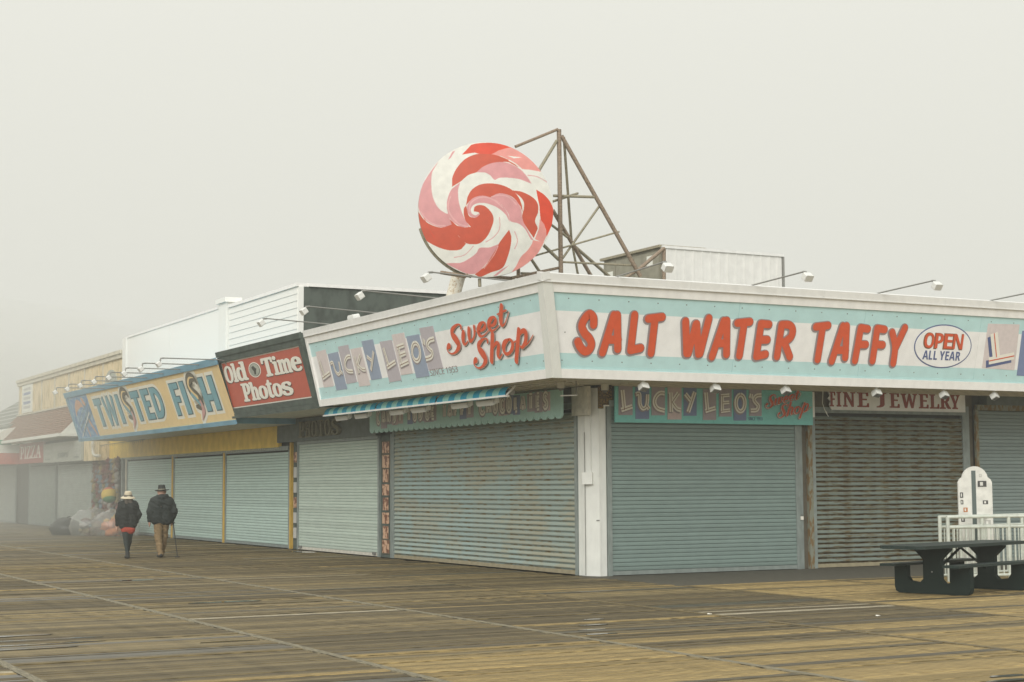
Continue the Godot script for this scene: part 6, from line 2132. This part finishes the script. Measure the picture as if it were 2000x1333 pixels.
	var wj := [[V.call(-0.085, 0.95, 0.01), V.call(-0.085, 1.25, 0.02), 0.15, 0.145], [V.call(0.085, 0.95, 0.01), V.call(0.085, 1.25, 0.02), 0.15, 0.145], [V.call(-0.13, 1.32, 0.01), V.call(0.13, 1.32, 0.01), 0.085, 0.085], [V.call(-0.06, 1.40, 0.02), V.call(0.06, 1.40, 0.02), 0.07, 0.07], [V.call(-0.17, 1.32, 0.0), V.call(-0.245, 1.05, 0.03), 0.078, 0.066], [V.call(-0.245, 1.05, 0.03), V.call(-0.255, 0.82, -0.01), 0.062, 0.045], [V.call(0.17, 1.32, 0.0), V.call(0.26, 1.08, 0.04), 0.080, 0.070], [V.call(0.26, 1.08, 0.04), V.call(0.235, 0.90, -0.05), 0.066, 0.048], [V.call(-0.09, 0.82, 0.01), V.call(0.10, 0.82, 0.01), 0.125, 0.125]]
	inst(w, "coat", body_mesh(wj, 0.045, 0.016, coat2, 0.02))
	inst(w, "shirt", body_mesh([[V.call(-0.06, 0.74, 0.02), V.call(0.08, 0.74, 0.02), 0.105, 0.105], [V.call(-0.06, 0.70, 0.02), V.call(0.08, 0.69, 0.02), 0.098, 0.098]], 0.03, 0.016, shirt))
	var wt := [[V.call(-0.05, 0.72, 0.01), V.call(0.05, 0.72, 0.0), 0.10, 0.10], [V.call(-0.055, 0.68, 0.02), V.call(-0.03, 0.38, 0.03), 0.090, 0.062], [V.call(-0.03, 0.38, 0.03), V.call(-0.005, 0.12, 0.08), 0.060, 0.042], [V.call(0.06, 0.68, -0.02), V.call(0.06, 0.40, -0.12), 0.088, 0.060], [V.call(0.06, 0.40, -0.12), V.call(0.035, 0.14, -0.22), 0.058, 0.042]]
	inst(w, "leggings", body_mesh(wt, 0.03, 0.015, legs))
	var wsn := [[V.call(-0.005, 0.14, 0.08), V.call(0.0, 0.05, 0.09), 0.052, 0.048], [V.call(0.0, 0.05, 0.09), V.call(-0.015, 0.042, -0.08), 0.047, 0.042], [V.call(0.035, 0.14, -0.21), V.call(0.035, 0.06, -0.20), 0.05, 0.046], [V.call(0.035, 0.06, -0.20), V.call(0.045, 0.042, -0.36), 0.046, 0.042]]
	inst(w, "boots", body_mesh(wsn, 0.01, 0.012, dark))
	var wh := MB.new()
	wh.xf = Transform3D(Basis(Vector3(1, 0, 0), 0.10), Vector3(0, 1.535, -0.01))
	wh.lathe([Vector2(0.0, 0.115), Vector2(0.06, 0.112), Vector2(0.085, 0.09), Vector2(0.095, 0.02), Vector2(0.10, 0.0), Vector2(0.15, -0.03), Vector2(0.182, -0.055), Vector2(0.178, -0.064), Vector2(0.145, -0.042), Vector2(0.09, -0.012)], Vector3.ZERO, 24, Vector3(1.0, 1.0, 1.08))
	var wo := part(w, "sun_hat", wh, straw)
	var wbd := MB.new()
	wbd.xf = wh.xf
	wbd.lathe([Vector2(0.104, 0.0), Vector2(0.100, 0.03)], Vector3.ZERO, 24, Vector3(1.0, 1.0, 1.08))
	part(wo, "hat_band", wbd, band)

# ------------------------------------------------------------------ prize wall and bags
func plush_mesh(scale: float) -> Array:
	var b := MB.new()
	b.ball(Vector3(0, 0, 0), Vector3(0.15, 0.19, 0.12) * scale, 6, 9)
	for s in [-1.0, 1.0]:
		b.ball(Vector3(s * 0.16, 0.05, 0.04) * scale, Vector3(0.06, 0.10, 0.06) * scale, 4, 7)
		b.ball(Vector3(s * 0.09, -0.19, 0.07) * scale, Vector3(0.065, 0.08, 0.08) * scale, 4, 7)
	var h := MB.new()
	h.ball(Vector3(0, 0.27, 0.03) * scale, Vector3(0.14, 0.13, 0.12) * scale, 6, 9)
	for s in [-1.0, 1.0]:
		h.ball(Vector3(s * 0.11, 0.38, 0.02) * scale, Vector3(0.05, 0.06, 0.03) * scale, 4, 7)
	var mz := MB.new()
	mz.ball(Vector3(0, 0.24, 0.14) * scale, Vector3(0.06, 0.05, 0.05) * scale, 4, 7)
	return [b, h, mz]

func prizes() -> void:
	var wl := thing("prize_board", "dark backing board of the plush toy stall between the shutters", "board", left_at(-37.2))
	var b := MB.new()
	b.box(-2.25, 2.2, 0.0, 2.82, -0.05, 0.0)
	part(wl, "board", b, mats.dark_wall)
	for x in [-2.3, 2.25]:
		var p := MB.new()
		p.box(x - 0.08, x + 0.08, 0.0, 2.85, -0.05, 0.12)
		part(wl, "side_post", p, mats.rail_grey)
	var kinds := [["rust brown", 0.24, 0.10, 0.07], ["pale blue", 0.22, 0.33, 0.40], ["dull yellow", 0.46, 0.34, 0.14], ["grey white", 0.50, 0.47, 0.42], ["dark red", 0.28, 0.06, 0.06], ["olive green", 0.16, 0.20, 0.10]]
	var meshes := []
	var parts := plush_mesh(1.0)
	for k in kinds:
		var m := mat("plush_" + k[0], k[1] * 0.6, k[2] * 0.6, k[3] * 0.6, 0.95, texs.dirt, Vector3(4, 4, 4))
		meshes.append([parts[0].mesh(m), parts[1].mesh(m), parts[2].mesh(m)])
	for row in 6:
		for col in 8:
			var k := rng.randi_range(0, 5)
			if row == 0 and col == 1:
				k = 3
			var t := thing("plush_toy", "%s plush toy hanging on the dark prize board" % kinds[k][0], "plush toy", left_at(-39.05 + col * 0.52 + rng.randf_range(-0.08, 0.08), 0.62 + row * 0.38 + rng.randf_range(-0.05, 0.05), 0.14), "plush toys on the prize board")
			t.transform = t.transform * Transform3D(Basis(Vector3(0, 0, 1), rng.randf_range(-0.3, 0.3)).scaled(Vector3.ONE * rng.randf_range(0.6, 1.1)), Vector3.ZERO)
			inst(t, "body", meshes[k][0])
			inst(t, "head", meshes[k][1])
			inst(t, "muzzle", meshes[k][2])
	# rainbow ball
	var rb := thing("rainbow_ball", "striped red, yellow and green ball near the sun hat", "ball", left_at(-35.5, 1.45, 0.45))
	var cols := [["stripe_r", 0.50, 0.10, 0.05], ["stripe_y", 0.62, 0.45, 0.08], ["stripe_g", 0.08, 0.28, 0.12]]
	for i in 3:
		var m := mat(cols[i][0], cols[i][1], cols[i][2], cols[i][3], 0.7)
		var mb := MB.new()
		var pr := []
		for k in 6:
			var a := lerpf(PI * i / 3.0, PI * (i + 1) / 3.0, k / 5.0)
			pr.append(Vector2(sin(a) * 0.30, cos(a) * 0.30))
		mb.xf = Transform3D(Basis(Vector3(0, 0, 1), 0.4), Vector3.ZERO)
		mb.lathe(pr, Vector3.ZERO, 18)
		part(rb, "band", mb, m)
	# bags on the boards
	var nz := FastNoiseLite.new()
	nz.seed = 9
	nz.frequency = 1.6
	nz.fractal_octaves = 4
	var clear := StandardMaterial3D.new()
	clear.resource_name = "clear_plastic"
	clear.albedo_color = Color(0.85, 0.86, 0.84, 0.16)
	clear.transparency = BaseMaterial3D.TRANSPARENCY_ALPHA
	clear.roughness = 0.25
	var blackbag := mat("bag_black", 0.035, 0.04, 0.038, 0.4)
	var spec := [["toy_bag", "large clear plastic bag stuffed with colourful plush toys", Vector3(-1.72, 0.0, -32.75), Vector3(0.80, 0.62, 0.72), true], ["toy_bag", "clear plastic bag of orange plush toys beside the larger bag", Vector3(-1.15, 0.0, -31.6), Vector3(0.85, 0.60, 0.75), true], ["rubbish_bag", "black plastic bag lying beside the clear bags of toys", Vector3(-2.35, 0.0, -34.2), Vector3(0.55, 0.40, 0.62), false]]
	for s in spec:
		var t := thing(s[0], s[1], "bag", at(s[2]), "plastic bags on the boards")
		var mb := MB.new()
		var r: Vector3 = s[3]
		var bump := func(d: Vector3) -> float:
			var k := 1.0 + nz.get_noise_3dv(d * 1.7 + s[2]) * 0.22 + nz.get_noise_3dv(d * 5.0 + s[2]) * 0.08
			if d.y < -0.55:
				k *= 0.55 / -d.y
			return k
		mb.ball(Vector3(0, r.y * 0.56, 0), r, 22, 32, bump)
		part(t, "bag", mb, clear if s[4] else blackbag)
		var kn := MB.new()
		kn.tube([Vector3(0, r.y * 1.4, 0), Vector3(0.05, r.y * 1.62, 0.04), Vector3(0.16, r.y * 1.72, 0.05)], 0.05, 7, 0.015)
		part(t, "knot", kn, clear if s[4] else blackbag)
		if s[4]:
			for i in 34:
				var m: Material
				if s[1].contains("orange"):
					m = mat("toy_orange", 0.60, 0.20, 0.06, 0.95) if i % 4 else mat("toy_amber", 0.58, 0.36, 0.10, 0.95)
				else:
					m = [mats["plush_pale blue"], mats["plush_rust brown"], mats["plush_grey white"], mats["plush_dull yellow"], mats["plush_dark red"]][i % 5]
				var tb := MB.new()
				var d := Vector3(rng.randfn(), rng.randfn(), rng.randfn()).normalized() * rng.randf_range(0.3, 0.62)
				var sq := Vector3(rng.randf_range(0.6, 1.5), rng.randf_range(0.5, 1.1), rng.randf_range(0.6, 1.5))
				tb.ball(Vector3(0, r.y * 0.56, 0) + d * r, Vector3(0.15, 0.14, 0.15) * sq, 8, 12, func(dd: Vector3) -> float: return 1.0 + nz.get_noise_3dv(dd * 1.2 + Vector3(i * 3.1, 0, 0)) * 0.5)
				part(t, "toy", tb, m)

# ------------------------------------------------------------------ framed photos, boxes, wires, pipes
func small_things() -> void:
	var sepia := []
	for i in 4:
		var tx := patch_tex("sepia_%d" % i, 60 + i, 0.022, 5, srgb(196, 160, 132), srgb(112, 70, 50), 0.55, 0.09, 128)
		sepia.append(mat("sepia_%d" % i, 1, 1, 1, 0.5, tx, Vector3(1.4, 1.4, 1.4)))
	var ord := ["topmost", "second", "third", "fourth", "fifth", "sixth", "seventh", "lowest"]
	var frm := [mats.brown_board, mats.black_green]
	for i in 8:
		var y := 2.68 - i * 0.345
		var w := 0.34 if i in [2, 4, 6] else 0.42
		var h := 0.27 if i in [0, 3, 5] else 0.31
		var t := thing("framed_photo", "sepia photo on the dark pillar beside the candy shop shutter, %s in the column" % ord[i], "photo", left_at(-9.91, y, 0.0), "sepia photos on the nearer pillar")
		var b := MB.new()
		b.box(-w * 0.5 - 0.04, w * 0.5 + 0.04, -h * 0.5 - 0.025, h * 0.5 + 0.025, 0.001, 0.02)
		part(t, "frame", b, frm[0] if i in [0, 1, 2, 7] else frm[1])
		var p := MB.new()
		p.box(-w * 0.5, w * 0.5, -h * 0.5, h * 0.5, 0.021, 0.024)
		part(t, "picture", p, sepia[i % 4])
	for i in 6:
		var y := 2.55 - i * 0.42
		var t := thing("framed_photo", "pale photo on the narrow pillar beside the yellow post, %s in the column" % ("lowest" if i == 5 else ord[i]), "photo", left_at(-16.27, y, 0.0), "pale photos on the farther pillar")
		var b := MB.new()
		b.box(-0.15, 0.15, -0.17, 0.17, 0.001, 0.02)
		part(t, "frame", b, frm[1])
		var p := MB.new()
		p.box(-0.125, 0.125, -0.145, 0.145, 0.021, 0.024)
		part(t, "picture", p, sepia[(i + 1) % 4] if i in [0, 3] else mats.sticker_grey)
	# meter box and conduit on the corner column
	var jb := thing("junction_box", "small white electrical box with conduit on the corner column", "electrical box", Transform3D(Basis(Vector3.UP, -0.85), Vector3(0.02, 1.75, -0.20)))
	var b1 := MB.new()
	b1.plate(PackedVector2Array([Vector2(-.10, 0), Vector2(.10, 0), Vector2(.10, .23), Vector2(-.10, .23)]), 0.0, 0.09)
	part(jb, "box", b1, mats.column_white)
	var b2 := MB.new()
	b2.tube([Vector3(0.05, 0.23, 0.03), Vector3(0.05, 1.80, 0.02)], 0.014, 8)
	part(jb, "conduit", b2, mats.column_white)
	var b3 := MB.new()
	b3.tube([Vector3(-0.07, 0.23, 0.012), Vector3(-0.075, 1.0, 0.012)], 0.006, 6)
	b3.tube([Vector3(-0.07, 0.0, 0.012), Vector3(-0.07, -1.74, 0.012)], 0.006, 6)
	part(jb, "wire", b3, mats.galv_dark)
	var ot := thing("wall_outlet", "tiny grey outlet low on the corner column", "outlet", Transform3D(Basis(Vector3.UP, -0.85), Vector3(0.115, 1.05, -0.03)))
	var b4 := MB.new()
	b4.box(-0.02, 0.05, 0.0, 0.02, 0.0, 0.02)
	part(ot, "cover", b4, mats.galv_dark)
	# dome cameras under the canopy
	for e in [[Vector3(-1.0, 3.655, 0.55), "left of the corner column, over the scalloped sign"], [Vector3(0.12, 3.655, 0.28), "directly above the corner column"]]:
		var t := thing("dome_camera", "small white dome camera %s" % e[1], "camera", at(e[0]), "dome cameras under the canopy")
		var h := MB.new()
		h.lathe([Vector2(0.0, 0.0), Vector2(0.075, 0.0), Vector2(0.07, -0.12), Vector2(0.0, -0.121)], Vector3.ZERO, 14)
		part(t, "housing", h, mats.dull_board)
		var d := MB.new()
		d.lathe([Vector2(0.052, -0.121), Vector2(0.046, -0.145), Vector2(0.028, -0.165), Vector2(0.0, -0.172)], Vector3.ZERO, 12)
		part(t, "dome", d, mats.galv_dark)
	# loose cable by the jewelry board
	var lc := thing("loose_cable", "white loose cable hanging between the turquoise board and jewelry board", "cable", at(Vector3(5.36, 3.3, 0.3)))
	var k := MB.new()
	k.tube([Vector3(-0.02, 0.36, 0), Vector3(-0.03, 0.22, 0), Vector3(-0.04, 0.08, 0.0), Vector3(0.0, -0.04, 0.01), Vector3(0.06, -0.14, 0.01), Vector3(0.10, -0.19, 0.01)], 0.007, 6)
	part(lc, "cable", k, mats.cream)
	var k2 := MB.new()
	k2.tube([Vector3(0.035, -0.09, 0.01), Vector3(0.06, -0.135, 0.01)], 0.014, 6)
	part(lc, "plug", k2, mats.cream)
	# hook light bracket near the corner
	var br := thing("bracket_arm", "thin metal rod bracket hanging from the canopy corner", "bracket", at(Vector3(-0.9, 3.65, 0.95)))
	var k3 := MB.new()
	k3.tube([Vector3(0, 0.0, 0), Vector3(0, -0.26, 0)], 0.010, 6)
	part(br, "rod", k3, mats.galv_dark)
	var k4 := MB.new()
	k4.tube([Vector3(0.02, -0.262, 0), Vector3(-0.28, -0.275, -0.1)], 0.012, 6)
	part(br, "cross_rod", k4, mats.trim)
	# padlock on the first right-hand shutter
	var pl := thing("padlock", "small white padlock on the jamb of the blue grey shutter", "padlock", right_at(4.93, 1.05, 0.03))
	var k5 := MB.new()
	k5.box(-0.035, 0.03, -0.05, 0.02, 0.0, 0.03)
	part(pl, "body", k5, mats.cream)
	var k6 := MB.new()
	k6.tube([Vector3(-0.02, 0.02, 0.015), Vector3(-0.015, 0.06, 0.015), Vector3(0.015, 0.06, 0.015), Vector3(0.02, 0.02, 0.015)], 0.006, 6)
	part(pl, "shackle", k6, mats.galv_dark)
	# drain pipe at the end of the restaurant sign
	var dp := thing("drain_pipe", "bent cream drain pipe under the far end of the restaurant sign", "pipe", left_at(-37.4, 0, 0.55))
	var k7 := MB.new()
	k7.tube([Vector3(0.0, 3.75, 0.1), Vector3(0.0, 3.30, 0.1), Vector3(0.06, 3.08, 0.1), Vector3(0.35, 2.98, 0.1), Vector3(0.95, 2.97, 0.05)], 0.06, 8)
	part(dp, "pipe", k7, mats.dull_board)
	var k8 := MB.new()
	k8.lathe([Vector2(0.085, 3.44), Vector2(0.085, 3.36), Vector2(0.06, 3.35)], Vector3(0, 0, 0.1), 10)
	part(dp, "collar", k8, mats.cream_trim)
	# bird wire along the yellow header
	var bw := thing("spiked_wire", "thin spiked wire running along the yellow header", "wire", left_at(-33.5, 3.35, 0.45))
	var k9 := MB.new()
	k9.tube([Vector3(-3.6, 0.03, 0), Vector3(3.0, 0.09, 0)], 0.012, 5)
	for i in 22:
		k9.tube([Vector3(-3.4 + i * 0.29, 0.03 + i * 0.0026, 0), Vector3(-3.36 + i * 0.29, -0.05 + i * 0.0026, 0)], 0.008, 4)
	part(bw, "wire", k9, mats.galv_dark)
	# scraps of paper on the boards
	var sp := [[Vector3(-1.6, 0, 10.0), "near the middle of the dark boards"], [Vector3(-3.3, 0, 8.6), "on the wet boards below the column"], [Vector3(2.4, 0, 8.9), "in front of the picnic table"], [Vector3(3.6, 0, 9.6), "at the right, before the picnic table"]]
	for e in sp:
		var t := thing("paper_scrap", "tiny white scrap of paper %s" % e[1], "litter", at(e[0], rng.randf_range(0, 3)), "paper scraps on the boards")
		var m := MB.new()
		m.plate(PackedVector2Array([Vector2(-.025, 0.006), Vector2(.03, 0.006), Vector2(.02, .016), Vector2(-.018, .02)]), -0.02, 0.02)
		part(t, "scrap", m, mats.cream)

# ------------------------------------------------------------------ drifting mist over the far end of the boardwalk
func mist() -> void:
	var banks := [[Vector3(-6.0, 3.0, -41.0), Vector3(22, 12, 44), 0.013], [Vector3(-9.0, 2.0, -30.0), Vector3(13, 9, 46), 0.008]]
	var i := 0
	for b in banks:
		var f := FogVolume.new()
		f.name = numbered("mist_bank")
		f.shape = RenderingServer.FOG_VOLUME_SHAPE_ELLIPSOID
		f.size = b[1]
		f.position = b[0]
		var m := FogMaterial.new()
		m.density = b[2]
		m.albedo = Color(1.0, 1.0, 0.96)
		f.material = m
		add_child(f)
		tag(f, "pale mist drifting over the far end of the boardwalk", "", "", "stuff")
		i += 1
